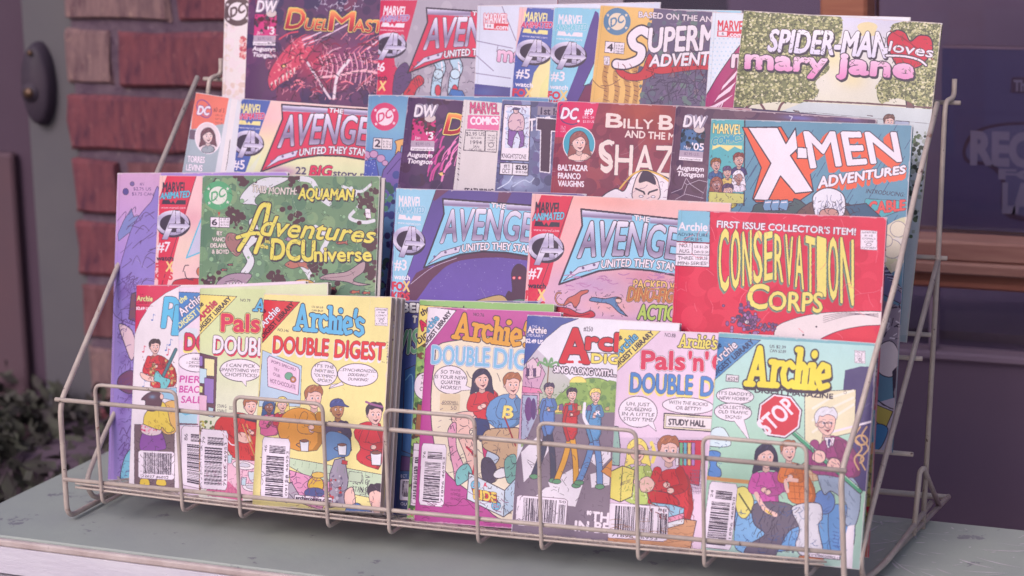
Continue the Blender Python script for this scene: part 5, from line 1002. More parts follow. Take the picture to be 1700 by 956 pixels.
M['table_rim'] = material('worn_rim', (208, 192, 196), .6, .3, (178, 158, 162), 30, bump=.4, bscale=100, spots=[((120, 90, 96), 70, .68)])
M['scratch'] = material('bare_scratch', (216, 210, 220), .7, .2, (190, 182, 192), 60)
M['green_frame'] = material('green_grey_frame', (100, 96, 104), .5, .35, (90, 86, 98), 5, bump=.1, bscale=60)
M['dark_door'] = material('dark_door', (82, 64, 84), .5, .3, (76, 58, 78), 6)
M['pink_door'] = material('door_stile', (90, 70, 84), .5, .3, (98, 72, 84), 6)
M['lock'] = material('dark_metal', (60, 50, 66), .6, .3, (70, 58, 74), 30)
M['brass'] = material('dull_brass', (110, 84, 72), .4, .6, metal=.6)
M['wood'] = material('varnished_wood', (160, 102, 84), .45, .4, (140, 84, 72), 14, (1, 1, 14), .2, 50)
M['sill'] = material('window_sill_wood', (154, 112, 106), .5, .4, (130, 86, 84), 10, (1, 8, 14), .2, 50, [((170, 136, 130), 40, .66)])
M['sill_red'] = material('lower_sill_wood', (156, 98, 84), .5, .4, (136, 80, 74), 10, (1, 8, 14), .2, 50)
M['dark_wall'] = material('dark_wall', (122, 100, 124), .6, .25, (114, 94, 120), 4)
M['dark_room'] = material('dark_room', (140, 120, 146), .9, .1, (120, 104, 130), 3)
M['ledge'] = material('inner_ledge', (150, 128, 150), .8, .2, (138, 116, 140), 6)
M['ledge_dark'] = material('inner_base', (120, 100, 124), .8, .2, (110, 92, 116), 6)
M['navy'] = material('navy_board', (84, 78, 122), .5, .3, (90, 80, 122), 5)
M['navy_outline'] = material('dark_lettering_outline', (76, 58, 84), .5, .3)
M['sign_blue'] = material('sign_blue_grey', (96, 92, 134), .5, .3)
M['sign_ink'] = material('grey_lettering', (132, 124, 156), .5, .3)
M['white_card'] = material('white_card', (236, 226, 238), .6, .3, (228, 216, 232), 6)
M['ground'] = material('pavement', (88, 74, 86), .9, .2, (72, 62, 74), 3, bump=.4, bscale=30)
M['stone'] = material('grey_stone', (104, 88, 104), .9, .2, (82, 66, 84), 14, bump=.8, bscale=60)
M['leaf'] = material('dark_leaf', (64, 56, 62), .7, .2, (80, 82, 72), 30)
M['stem'] = material('dark_stem', (66, 50, 54), .8, .2)
gm = bpy.data.materials.new('window_glass'); gm.use_nodes = True; gN = gm.node_tree.nodes; gL = gm.node_tree.links; gN.remove(gN['Principled BSDF'])
g1 = gN.new('ShaderNodeBsdfTransparent'); g2 = gN.new('ShaderNodeBsdfGlossy'); g2.inputs['Roughness'].default_value = .06; gx = gN.new('ShaderNodeMixShader'); gf = gN.new('ShaderNodeFresnel'); gf.inputs[0].default_value = 1.5
g1.inputs[0].default_value = (.93, .92, .95, 1); gL.new(gf.outputs[0], gx.inputs[0]); gL.new(g1.outputs[0], gx.inputs[1]); gL.new(g2.outputs[0], gx.inputs[2]); gL.new(gx.outputs[0], gN['Material Output'].inputs[0])

def print_material(im, seed, rough):
    m = bpy.data.materials.new('printed_cover'); m.use_nodes = True; N = m.node_tree.nodes; L = m.node_tree.links; b = N['Principled BSDF']
    t = N.new('ShaderNodeTexImage'); t.image = im; t.extension = 'EXTEND'; uv = N.new('ShaderNodeUVMap'); uv.uv_map = 'UVMap'; L.new(uv.outputs[0], t.inputs[0])
    mx = N.new('ShaderNodeMix'); mx.data_type = 'RGBA'; mx.blend_type = 'MULTIPLY'; mx.inputs['Factor'].default_value = 1; mx.inputs['B'].default_value = (*INK, 1); L.new(t.outputs[0], mx.inputs['A']); L.new(mx.outputs['Result'], b.inputs['Base Color'])
    tc = N.new('ShaderNodeTexCoord'); n = N.new('ShaderNodeTexNoise'); n.inputs['Scale'].default_value = 14; n.inputs['Detail'].default_value = 4; n.noise_dimensions = '4D'; n.inputs['W'].default_value = seed; L.new(tc.outputs['Object'], n.inputs['Vector'])
    mr = N.new('ShaderNodeMapRange'); mr.inputs['To Min'].default_value = rough - .06; mr.inputs['To Max'].default_value = rough + .12; L.new(n.outputs['Fac'], mr.inputs[0]); L.new(mr.outputs[0], b.inputs['Roughness'])
    bp = N.new('ShaderNodeBump'); bp.inputs['Strength'].default_value = .35; bp.inputs['Distance'].default_value = .004; L.new(n.outputs['Fac'], bp.inputs['Height']); L.new(bp.outputs[0], b.inputs['Normal'])
    b.inputs['Specular IOR Level'].default_value = .35
    return m

# ------------------------------------------------------------------ comics and digests
ROWS = {1: (.010, .028, .30), 2: (.052, .022, .26), 3: (.132, .088, .26), 4: (.204, .168, .26)}    # y and z of the foot of each row's front face, lean
def plane(row, off, TL, L2, TR=None):
    y0, z0, t = ROWS[row]; nn = np.array([0, 1, -t]); nn /= np.linalg.norm(nn); d = nn @ np.array([0, y0, z0]) + off / 1000
    P = hit(*TL, nn, d); dn = hit(*L2, nn, d) - P; dn /= np.linalg.norm(dn)
    if TR is not None:
        r = hit(*TR, nn, d) - P; r /= np.linalg.norm(r); q = np.cross(r, nn); q = -q if q @ dn < 0 else q; dn = dn + q * 2.5; dn /= np.linalg.norm(dn)
    rt = np.cross(nn, dn); rt = -rt if rt[0] < 0 else rt
    return P, dn, rt, nn
def book(name, pl, w, h, th, mat, seed, label, cat, group, paper='paper', curl=1.5):
    P, dn, rt, nn = pl; w, h, th = w / 1000, h / 1000, th / 1000; B = P + dn * h
    mw = Matrix(((rt[0], nn[0], -dn[0], B[0]), (rt[1], nn[1], -dn[1], B[1]), (rt[2], nn[2], -dn[2], B[2]), (0, 0, 0, 1)))
    root = tag(empty(name, mw=mw), label, cat, group); rng = random.Random(seed)
    bow = rng.uniform(-.0004, .0006) * curl; tw = rng.uniform(-.0006, .0006) * curl
    NX, NZ = 10, 14; rx = min(.0022, th * .45)
    def fz(u, v): return -bow * math.sin(math.pi * u) * (.4 + v) + tw * (v - .5) * (u - .5) * 2 - .0004 * v * v * u + .0012 * (max(0, u - .9) * 10) ** 2 * max(0, v - .55) * curl
    bm = bmesh.new(); uvl = bm.loops.layers.uv.new('UVMap'); G = []
    xs = [0, .35 * rx / w, rx / w] + [rx / w + (1 - rx / w) * i / NX for i in range(1, NX + 1)]
    for j in range(NZ + 1):
        v = j / NZ; row = []
        for u in xs:
            y = fz(u, v) + (th * .5 * (1 - math.sqrt(max(0, 1 - (1 - min(1, u * w / rx)) ** 2))) if u * w < rx else 0)
            row.append(bm.verts.new((u * w, y, v * h)))
        G.append(row)
    for j in range(NZ):
        for i in range(len(xs) - 1):
            f = bm.faces.new((G[j][i], G[j][i + 1], G[j + 1][i + 1], G[j + 1][i])); f.smooth = True
            for lp, (a, b_) in zip(f.loops, ((i, j), (i + 1, j), (i + 1, j + 1), (i, j + 1))): lp[uvl].uv = (xs[a], b_ / NZ)
    # spine and back cover carry the same stock
    prev = [G[j][0] for j in range(NZ + 1)]
    for (x, y) in ((0, th * .8), (rx * .6, th), (w, th)):
        cur = [bm.verts.new((x, y + fz(x / w, j / NZ), j / NZ * h)) for j in range(NZ + 1)]
        for j in range(NZ):
            f = bm.faces.new((prev[j], prev[j + 1], cur[j + 1], cur[j]))
            for lp in f.loops: lp[uvl].uv = (.004, lp.vert.co.z / h)
        prev = cur
    cov = from_bm('cover', bm, mat, root)
    # pages: one block whose fore-edge and head are ridged by leaves of slightly uneven depth
    bm = bmesh.new(); n = 4 if th < .004 else 9; t0 = .00025; m = 8; prof = []
    for k in range(n):
        ins = rng.uniform(.0004, .0013) + (.0006 if k in (0, n - 1) else 0); tp = rng.uniform(.0002, .0009); a = t0 + (th - 2 * t0) * k / n; b_ = t0 + (th - 2 * t0) * (k + 1) / n
        prof += [(a + (b_ - a) * .1, ins, tp), (a + (b_ - a) * .9, ins, tp)]
    rows_ = [[bm.verts.new((w - q[1], q[0] + fz(1, j / m), min(h - q[2], max(.0006, j / m * h)))) for q in prof] for j in range(m + 1)]
    hd = [[bm.verts.new((u * w + rx * .7 * (1 - u), q[0] + fz(u, 1), h - q[2])) for q in prof] for u in (.8, .6, .4, .2, 0)]
    rows_ += hd
    for a, b_ in zip(rows_, rows_[1:]):
        for i in range(len(prof) - 1): bm.faces.new((a[i], a[i + 1], b_[i + 1], b_[i]))
    ft = [bm.verts.new((rx * .7, q[0] + fz(0, 0), .0006)) for q in prof]
    for i in range(len(prof) - 1): bm.faces.new((rows_[0][i + 1], rows_[0][i], ft[i], ft[i + 1]))
    from_bm('page_block', bm, M[paper], root)
    return root
def foot(row, off): return .0315 - .35 * min(.030, .009 + off * .00104) if row == 1 else .0215
CB, DG = 'comic book', 'digest'
G4, G3, G2, G1 = 'comics in the top row of the rack', 'comics in the third row of the rack', 'comics in the second row of the rack', 'digests in the front row of the rack'
# draw, name, row, offset mm back, top-left, point on left edge, top-right or None, width, height, thickness, base ink, label
ITEMS = [
 (p_R, 1, 31, (225, 473), (228, 798), (443, 478), 121, 174, 6, (236, 228, 234), 'white digest with a red corner and a guitar player, leftmost in the front row'),
 (p_blue, 1, 26, (295, 476), (294, 808), None, 121, 172, 5, (232, 214, 230), 'pink digest with a blue corner flash, a narrow strip left of the pale green digest'),
 (p_79, 1, 20, (330, 478), (328, 818), None, 121, 174, 6, (214, 224, 180), 'pale green digest number 79 with a yellow corner flash and a stained glass strip'),
 (p_146, 1, -3, (436, 487), (432, 828), (647, 497), 117, 170, 8, (240, 228, 150), 'yellow digest number 146 with a light blue slab title, pressed against a thick stack'),
 (p_be, 1, 34.5, (655, 499), (643, 850), None, 128, 178, 3, (66, 70, 130), 'dark blue comic with green lettering, mostly hidden behind the yellow and magenta digests'),
 (p_70, 1, 30, (695, 497), (674, 850), None, 119, 168, 4.4, (140, 186, 110), 'green digest showing only a narrow strip at the left edge of the magenta digest'),
 (p_76, 1, 25.5, (709, 509), (690, 854), (928, 519), 117, 168, 4.4, (184, 72, 148), 'magenta digest number 76 with an orange title and a small tan price sticker'),
 (p_250, 1, 21, (874, 522), (849, 881), (1128, 537), 129, 173, 4.4, (232, 230, 240), 'digest number 250 with a red title and people crossing a striped road'),
 (p_88, 1, 16.5, (1027, 546), (996, 909), (1290, 553), 129, 173, 4.4, (232, 206, 228), 'pale pink digest number 88 with a study hall sign on its cover'),
 (p_224, 1, 12, (1192, 551), (1160, 918), (1452, 569), 126, 171, 4.4, (176, 222, 214), 'mint green digest with a red STOP sign on its cover, rightmost in the front row'),
 (p_purple, 2, 6, (194, 287), (199, 805), (473, 291), 166, 258, 3, (160, 132, 205), 'lilac comic with purple rocks, tallest at the left end of the second row'),
 (p_av7, 2, 4, (264, 291), (262, 470), (520, 300), 167, 258, 2, (240, 196, 198), 'red and pink comic number 7 wedged between the lilac comic and the green comic'),
 (p_aqua, 2, 0, (336, 291), (340, 485), (632, 301), 167, 258, 2, (106, 142, 108), 'green comic with yellow script title and dark coral blots'),
 (p_av3, 2, 5, (657, 312), (652, 495), (882, 322), 168, 258, 2, (86, 72, 140), 'purple comic number 3 with a light blue and silver title beside the green comic'),
 (p_av7b, 2, 2.5, (883, 321), (876, 515), (1212, 342), 168, 258, 2, (240, 180, 184), 'pink comic number 7 with the full silver title, left of the red comic'),
 (p_cons, 2, -2, (1125, 348), (1121, 543), (1467, 366), 168, 258, 3, (216, 40, 74), 'red comic with tall yellow chevron lettering in the second row'),
 (p_torres, 3, 20, (325, 153), (305, 283), (382, 163), 168, 250, 2, (214, 216, 224), 'pale grey comic with an orange top and oval portrait, third row left end'),
 (p_av5, 3, 16, (400, 163), (378, 290), (611, 171), 168, 258, 2, (238, 206, 196), 'cream comic number 5 with a red backed silver title in the third row'),
 (p_dc2, 3, 13, (611, 157), (603, 295), None, 168, 258, 2, (96, 146, 190), 'sky blue comic number 2 with a pink round emblem'),
 (p_dw3, 3, 10, (677, 159), (661, 297), None, 168, 258, 2, (74, 44, 88), 'dark purple comic with a magenta corner box, right of the sky blue comic'),
 (p_94, 3, 7.5, (769, 165), (752, 310), None, 168, 258, 2, (222, 214, 214), 'off-white comic dated 1994 with a pink corner box'),
 (p_knight, 3, 5, (833, 165), (823, 318), (925, 170), 168, 258, 2, (96, 100, 140), 'stormy blue comic with a boxed standing figure and price of 2.95'),
 (p_billy, 3, 2.5, (925, 167), (913, 322), (1122, 175), 168, 258, 2, (140, 58, 82), 'maroon comic number 9 with cream angular lettering and a round portrait'),
 (p_dw05, 3, 0, (1122, 175), (1109, 331), (1454, 200), 168, 258, 2, (92, 62, 88), 'dark plum comic marked May 05, its cover cracked with pale creases'),
 (p_xmen, 3, -3, (1180, 197), (1176, 338), (1515, 212), 166, 258, 3, (96, 146, 172), 'blue comic with giant cream letters edged in orange, front right of the third row'),
 (p_dc_white, 4, 15, (373, -12), (368, 165), None, 168, 258, 2, (236, 226, 226), 'cream comic with a dark brown round emblem, leftmost in the top row'),
 (p_duel, 4, 12.5, (412, -16), (405, 165), None, 168, 258, 2, (80, 44, 88), 'dark purple comic with red monster artwork, in the top row'),
 (p_av6, 4, 10, (631, 0), (624, 158), None, 168, 258, 2, (172, 164, 180), 'grey comic number 6 with a bright pink corner strip, in the top row'),
 (p_mc14, 4, 8, (792, 9), (786, 160), None, 168, 258, 2, (214, 220, 238), 'pale blue comic number 14 with a small red web address box'),
 (p_av5b, 4, 6, (862, 11), (848, 163), None, 168, 258, 2, (74, 92, 170), 'blue and yellow strip of comic number 5 amid the top row'),
 (p_av3b, 4, 4, (919, 11.5), (908, 165), None, 168, 258, 2, (140, 204, 230), 'light blue strip of comic number 3 just left of the mustard comic'),
 (p_super, 4, 2, (996, 8), (979, 168), (1180, 19), 168, 258, 2, (232, 186, 110), 'mustard and grey comic number 4 with white lettering over a red swoop'),
 (p_mc6, 4, 0, (1182, 20), (1170, 178), None, 168, 258, 2, (226, 232, 242), 'pale dotted comic number 6 with a magenta streaked shape, beside the leafy comic'),
 (p_loves, 4, -2.5, (1234, 17), (1220, 180), (1565, 42), 167, 258, 3, (214, 222, 216), 'leafy comic with white and pink lettering and a red heart'),
]
for i, (fn, row, off, TL, L2, TR, w, h, th, base, label) in enumerate(ITEMS):
    pl = plane(row, off, TL, L2, TR)
    if row < 3: h = 1000 * (pl[0][2] - foot(row, off)) / -pl[1][2]
    art = Art(pl, w, h, base); fn(art); detail(art, fn)
    dg = row == 1 and fn is not p_be
    mt = print_material(art.finish(i + 3), i * 3.7, .30 if dg else .40)
    book('digest' if dg else 'comic_book', pl, w, h, th, mt, i + 11, label, DG if dg else CB, {1: G1, 2: G2, 3: G3, 4: G4}[row], 'paper' if row in (1,) else 'newsprint')
# copies filed behind the front ones: seen only as page edges
def filed(row, off, TL, L2, TR, w, h, th, seed, label, cat, group, paper):
    h = 1000 * (plane(row, off, TL, L2, TR)[0][2] - foot(row, off)) / -plane(row, off, TL, L2, TR)[1][2]
    book('digest' if cat == DG else 'comic_book', plane(row, off, TL, L2, TR), w, h, th, M['plain_cover'], seed, label, cat, group, paper)
filed(1, 5.5, (446, 487), (442, 828), (657, 498), 117, 169, 7, 91, 'thick digest filed directly behind the yellow digest, only its page edges showing', DG, G1, 'paper')
filed(1, 13, (455, 488), (451, 828), (666, 499), 117, 168, 6, 92, 'second digest filed behind the yellow digest, hidden except for its page edges', DG, G1, 'paper')
filed(2, 2.5, (344, 292), (348, 485), (640, 305), 167, 256, 1.5, 93, 'comic filed directly behind the green comic, a sliver of tan pages showing', CB, G2, 'newsprint')

# ------------------------------------------------------------------ the wire rack
rack = tag(empty('display_rack', (.336, .12, 0)), 'beige painted wire counter rack on the table, holding rows of comics', 'display rack')
RX = Vector(rack.location)
def rp(pts): return [Vector(p) - RX for p in pts]
def rrod(name, pts, r, corner=0, seg=10): return rod(name, rp(pts), r, M['wire'], rack, corner, seg)
W = .672
for s, x0, x1, xt in ((-1, 0, -.0, -.002), (1, W, .688, .685)):
    up = [(xt, .262, .344)] if s < 0 else [(.676, .035, .139), (.681, .058, .176), (.687, .10, .228), (.686, .165, .286), (.6855, .238, .345)]
    f = rrod('side_frame', [(x1, .283, .0045), (x0 + (x1 - x0) * .2, .0, .0045), (x0, -.0, .104)] + up, .0023, .012)
    xi = x0 + (.006 if s < 0 else .009); xb = xi + (.0 if s < 0 else .004)
    rrod('tray_support', [(xb, .25, .216), (xi, .05, .058), (xi, .022, .030), (xi, .032, .012), (xb, .08, .0095), (xb, .232, .014)], .0022, .02)
    rrod('stand_rod', [(xb, .204, -.0), (xb, .248, .214), (xb, .266, .332), (xb, .270, .342), (xb + .003, .286, .343), (xb + .003, .287, .358)], .0022, .006)
    rrod('foot_brace', [(xb, .172, .004), (xb, .192, .052), (xb + .002, .197, .054), (xb + .002, .254, .004)], .0022, .006)
rrod('rear_base_rod', [(0, .279, .0048), (.688, .279, .0048)], .0026)
rrod('top_rail', [(-.004, .000, .1075), (W + .004, .000, .1065)], .0019)
rrod('lower_rail', [(.0, -.001, .0385), (W + .001, -.001, .0430)], .0018)
for y, z, x0, x1 in ((.2835, .339, -.008, .694), (.250, .2165, -.004, .692), (.176, .150, -.002, .690), (.140, .0815, .0, .692), (.214, .1605, .0, .688)):
    rrod('cross_rail', [(x0, y, z), (x1, y, z)], .0019)
def hx(px, py=690):
    p = hit(px, py, (0, 1, 0), -.0042); return p[0]
hoops = [(hx(163, 730), hx(298, 760)), (hx(393, 740), hx(540, 780)), (hx(642, 770), hx(791, 810)), (hx(896, 800), hx(1058, 850)), (hx(1168, 830), hx(1339, 870))]
hoops = [(round(a, 4), round(b, 4)) for a, b in hoops]
for a, b in hoops:
    rrod('hoop', [(a, .034, .0215), (a, -.0042, .0215), (a, -.0042, .1245), (b, -.0042, .1245), (b, -.0042, .0215), (b, .034, .0215)], .0016, .007)
# expanded metal tray under the front pocket
bm = bmesh.new(); n = 52; z0 = .0315
def strand(a, b):
    a, b = Vector(a) - RX, Vector(b) - RX; d = (b - a).normalized(); s = Vector((-d.y, d.x, 0)) * .0008; u = Vector((0, 0, .0007))
    v = [bm.verts.new(p) for p in (a - s - u, a + s - u, a + s + u, a - s + u, b - s - u, b + s - u, b + s + u, b - s + u)]
    for q in ((0, 1, 5, 4), (1, 2, 6, 5), (2, 3, 7, 6), (3, 0, 4, 7)): bm.faces.new([v[i] for i in q])
cw = (W - .03) / n; ys = [-.001 + .0075 * k for k in range(14)]
def sag(y, x): return .0335 - .004 * math.sin(math.pi * min(1, max(0, (x - .015) / (W - .03)))) - .26 * min(max(0, y), .034)
for k in range(len(ys) - 1):
    for i in range(n):
        x = .015 + i * cw + (cw / 2 if k % 2 else 0)
        for dx in (-cw / 2, cw / 2):
            if .012 < x + dx < W - .012: strand((x, ys[k], sag(ys[k], x)), (x + dx, ys[k + 1], sag(ys[k + 1], x + dx)))
tray = from_bm('mesh_tray', bm, M['wire'], rack); tray['label'] = 'diamond wire mesh floor of the front pocket'
rrod('tray_edge_wire', [(.012 + (W - .024) * i / 16, -.003, sag(0, .015 + (W - .03) * i / 16) - .0003) for i in range(17)], .0010, 0, 6)
rrod('tray_edge_wire', [(.012 + (W - .024) * i / 16, -.003, sag(0, .015 + (W - .03) * i / 16) + .0030) for i in range(17)], .0008, 0, 6)

# ------------------------------------------------------------------ the table
tb = tag(empty('table', (.4, .08, 0)), 'painted grey green table top with a worn white edge, under the rack', 'table')
ang = math.radians(-1.6)
tb.rotation_euler = (0, 0, ang)
def tl(p): return Vector((p[0] - .4, p[1] - .08, p[2]))
FX0, FX1, FY0, FY1 = -.087, 1.6, -.060, .236
bm = bmesh.new()
box(bm, tl((FX0, FY0, -.014)), tl((FX1, FY1, 0)), .0012, 1); from_bm('table_top', bm, M['table'], tb)
bm = bmesh.new(); box(bm, tl((FX0 - .003, FY0 - .006, -.0075)), tl((FX1, FY0 - .0002, -.0015)), .0015, 2); from_bm('front_rim', bm, M['table_rim'], tb)
bm = bmesh.new(); box(bm, tl((FX0 - .002, FY0 - .0045, -.032)), tl((FX1, FY0 - .0004, -.0078)), .001, 1); from_bm('front_fascia', bm, M['table_edge'], tb)
bm = bmesh.new(); box(bm, tl((FX0 + .004, FY0 + .004, -.075)), tl((FX1, FY0 + .02, -.036)), .001, 1); from_bm('apron', bm, M['table_edge'], tb)
for x, y in ((-.05, -.02), (-.05, .19), (1.5, -.02), (1.5, .19)):
    bm = bmesh.new(); box(bm, tl((x, y, -.745)), tl((x + .04, y + .04, -.0145)), .003, 1); from_bm('leg', bm, M['table_edge'], tb)
# paint scraped off the top near the right end
rr = random.Random(5); bm = bmesh.new()
for k in range(150):
    cx, cy = rr.uniform(.60, .84), rr.uniform(.02, .225); a = rr.gauss(.15, .8); L = rr.choice((.002, .004, .008, .02)) * rr.uniform(.4, 1.3); wd = rr.uniform(.0003, .0014)
    d = Vector((math.cos(a), math.sin(a), 0)); s_ = Vector((-d.y, d.x, 0)); q = []
    for t, ww in ((-1, .1), (-.5, .8), (.1, 1), (.6, .6), (1, .1)): q.append((tl((cx, cy, .0003)) + d * L * t + s_ * wd * ww * rr.uniform(.5, 1.2) + s_ * L * .1 * t * t, tl((cx, cy, .0003)) + d * L * t - s_ * wd * ww * rr.uniform(.5, 1.2) + s_ * L * .1 * t * t))
    for (a0, a1), (b0, b1) in zip(q, q[1:]): bm.faces.new([bm.verts.new(p) for p in (a0, a1, b1, b0)])
sc_ = from_bm('paint_scratches', bm, M['scratch'], tb); sc_['kind'] = 'stuff'

# ------------------------------------------------------------------ the shop front behind
YW = .62
def mk_struct(o): o['kind'] = 'structure'; return o
mk_struct(mkbox('ground', (-30, -30, -.80), (30, YW + 30, -.75), M['ground']))
pier = tag(empty('brick_pier', (-.1, YW + .06, -.75)), 'wall of rough red and tan bricks behind the left side of the rack', 'brick wall')
PX = Vector(pier.location)
def pbox(name, a, b, mat, parent, loc, bev=0): return mkbox(name, Vector(a) - loc, Vector(b) - loc, mat, parent, bev)
pbox('mortar_bed', (-.366, YW + .0065, -.75), (.12, YW + .14, .62), M['mortar'], pier, PX)
def brick_mesh(w, h, seed):
    r = random.Random(seed); bm = bmesh.new(); d = .02; n = max(2, int(w / .04)); e = .0035
    us = [0, e] + [e + (w - 2 * e) * k / n for k in range(1, n)] + [w - e, w]; vs = [0, e, h * .5, h - e, h]; V = {}
    for i, u in enumerate(us):
        for j, v in enumerate(vs):
            rim = i in (0, len(us) - 1) or j in (0, len(vs) - 1)
            V[i, j] = bm.verts.new((u + r.uniform(-.0022, .0022), (.0045 if rim else 0) + r.uniform(-.0012, .0012), v + r.uniform(-.002, .002) * (1 if rim else .6)))
    A, B = len(us) - 1, len(vs) - 1
    for i in range(A):
        for j in range(B): bm.faces.new((V[i, j], V[i + 1, j], V[i + 1, j + 1], V[i, j + 1]))
    loop = [(i, 0) for i in range(A + 1)] + [(A, j) for j in range(1, B + 1)] + [(i, B) for i in range(A - 1, -1, -1)] + [(0, j) for j in range(B - 1, 0, -1)]
    Bk = [bm.verts.new((V[k].co.x, d, V[k].co.z)) for k in loop]
    for a in range(len(loop)):
        b = (a + 1) % len(loop); bm.faces.new((V[loop[a]], Bk[a], Bk[b], V[loop[b]]))
    me = bpy.data.meshes.new('brick'); bm.to_mesh(me); bm.free(); return me
rb = random.Random(8); zc = [.4960 - .0715 * k for k in range(-1, 12)]      # foot of each course, from the top
first = {0: .13, 1: .07, 2: .13, 3: .057, 4: .20, 5: .058, 6: .15, 7: .20, 8: .08, 9: .2, 10: .1, 11: .2, 12: .1}
for k, z in enumerate(zc):
    x = -.371 + rb.uniform(-.004, .004); z = z - .0715 - .004; wd = first.get(k, .2)
    if z < -.42: break
    j = 0
    while x < .10:
        wb = min(wd, .115 - x)
        kind = 'brick_tan' if (k, j) in ((2, 0), (3, 0), (8, 0)) else 'brick_brown' if (k, j) in ((5, 1), (6, 1), (7, 0)) else 'brick_red'
        if wb > .02:
            me = brick_mesh(wb, .0595, k * 31 + j); me.materials.append(M[kind]); o = bpy.data.objects.new('brick', me); COL.objects.link(o); o.parent = pier
            o.location = Vector((x, YW + rb.uniform(-.003, .003), z)) - PX
        x += wd + .0115; wd = .2; j += 1
# green grey door frame, dark door and bell
fr = tag(empty('door_frame', (-.40, YW + .05, -.75)), 'grey green painted door frame left of the brick wall', 'door frame'); FXv = Vector(fr.location)
pbox('jamb', (-.4335, YW + .012, -.75), (-.3665, YW + .12, .62), M['green_frame'], fr, FXv, .002)
dr = tag(empty('door', (-.55, YW + .09, -.75)), 'dark purple brown door at the far left edge of the photo', 'door'); DXv = Vector(dr.location)
pbox('panel', (-.80, YW + .05, -.74), (-.4345, YW + .09, .62), M['dark_door'], dr, DXv)
pbox('stile', (-.80, YW + .035, -.15), (-.474, YW + .0495, .19), M['pink_door'], dr, DXv, .003)
bl = tag(empty('door_lock', (-.412, YW + .01, .276)), 'dark oval lock cover with a small brass cylinder on the door frame', 'lock'); BL = Vector(bl.location)
bm = bmesh.new(); N_S = 28; prev = None
for (s_, y) in ((1, .0118), (1, -.004), (.93, -.012), (.80, -.016), (0, -.017)):
    ring = [bm.verts.new((.0195 * s_ * math.cos(2 * math.pi * k / N_S), y, .047 * s_ * math.sin(2 * math.pi * k / N_S) * (1 + .04 * math.cos(2 * math.pi * k / N_S)))) for k in range(N_S)] if s_ else [bm.verts.new((0, y, 0))]
    if prev:
        for k in range(N_S):
            if s_: bm.faces.new((prev[k], prev[(k + 1) % N_S], ring[(k + 1) % N_S], ring[k]))
            else: bm.faces.new((prev[k], prev[(k + 1) % N_S], ring[0]))
    prev = ring
bmesh.ops.recalc_face_normals(bm, faces=bm.faces); from_bm('escutcheon', bm, M['lock'], bl, True)
for dz, r_c, l_ in ((-.008, .0055, .006), (.036, .0028, .004)):
    bm = bmesh.new(); tube(bm, [(-.004 if dz < 0 else 0, -.0158, dz), (-.004 if dz < 0 else 0, -.0158 - l_, dz)], r_c, 16); bmesh.ops.recalc_face_normals(bm, faces=bm.faces); from_bm('cylinder' if dz < 0 else 'screw', bm, M['brass'], bl, True)
bm = bmesh.new(); tube(bm, [(-.004, -.0160, -.008), (-.004, -.0185, -.008)], .0105, 20); bmesh.ops.recalc_face_normals(bm, faces=bm.faces); from_bm('collar', bm, M['lock'], bl, True)
# shop window: posts, sill, panes, what stands inside
wn_ = tag(empty('shop_window', (.5, YW + .05, -.2)), 'wood framed shop window with dark glass behind the right side of the rack', 'window'); WX = Vector(wn_.location)
pbox('post', (.484, YW - .012, .1585), (.530, YW + .04, .62), M['wood'], wn_, WX, .003)
pbox('sill', (.121, YW - .020, .1385), (1.8, YW + .05, .158), M['sill'], wn_, WX, .002)
pbox('sill', (.121, YW - .026, .1265), (1.8, YW + .05, .1383), M['sill'], wn_, WX, .002)
pbox('sill', (.121, YW - .014, .1105), (1.8, YW + .05, .1263), M['sill_red'], wn_, WX, .002)
pbox('glass_pane', (.121, YW + .018, .159), (.4835, YW + .022, .62), gm, wn_, WX)
pbox('glass_pane', (.5305, YW + .018, .159), (1.8, YW + .022, .62), gm, wn_, WX)
pbox('glass_pane', (.121, YW + .018, .045), (1.8, YW + .022, .110), gm, wn_, WX)
pbox('glazing_bar', (.590, YW + .0, .046), (.597, YW + .017, .110), M['ledge'], wn_, WX, .001)
pbox('lower_rail', (.121, YW - .004, .036), (1.8, YW + .05, .0445), M['ledge'], wn_, WX, .002)
pbox('panel', (.121, YW + .002, -.75), (1.8, YW + .05, .0355), M['dark_wall'], wn_, WX)
mk_struct(mkbox('interior_wall', (.10, YW + .9, -.75), (2.2, YW + 1.0, 1.4), M['dark_room']))
mk_struct(mkbox('interior_floor', (.10, YW + .06, -.7), (2.2, YW + .9, -.02), M['ledge_dark']))
mk_struct(mkbox('interior_ledge', (.13, YW + .055, -.02), (2.2, YW + .20, .052), M['ledge']))  # box added behind the lower pane to stand in for its pale reflected band
mk_struct(mkbox('lintel', (.121, YW - .02, .621), (1.8, YW + .1, .9), M['dark_wall']))
mk_struct(mkbox('interior_beam', (.13, YW + .07, .385), (2.2, YW + .2, .44), M['ledge_dark']))
cdh = tag(empty('window_card', (.22, YW + .035, .37)), 'white card standing in the window above the middle of the top row', 'card'); CX = Vector(cdh.location)
bm = bmesh.new(); vs = [bm.verts.new(Vector(p) - CX) for p in ((.170, YW + .030, .366), (.268, YW + .030, .368), (.277, YW + .030, .55), (.176, YW + .030, .55))]; f = bm.faces.new(vs); e = bmesh.ops.extrude_face_region(bm, geom=[f]); bmesh.ops.translate(bm, verts=[v for v in e['geom'] if isinstance(v, bmesh.types.BMVert)], vec=(0, .003, 0)); bmesh.ops.recalc_face_normals(bm, faces=bm.faces); from_bm('card_face', bm, M['white_card'], cdh)
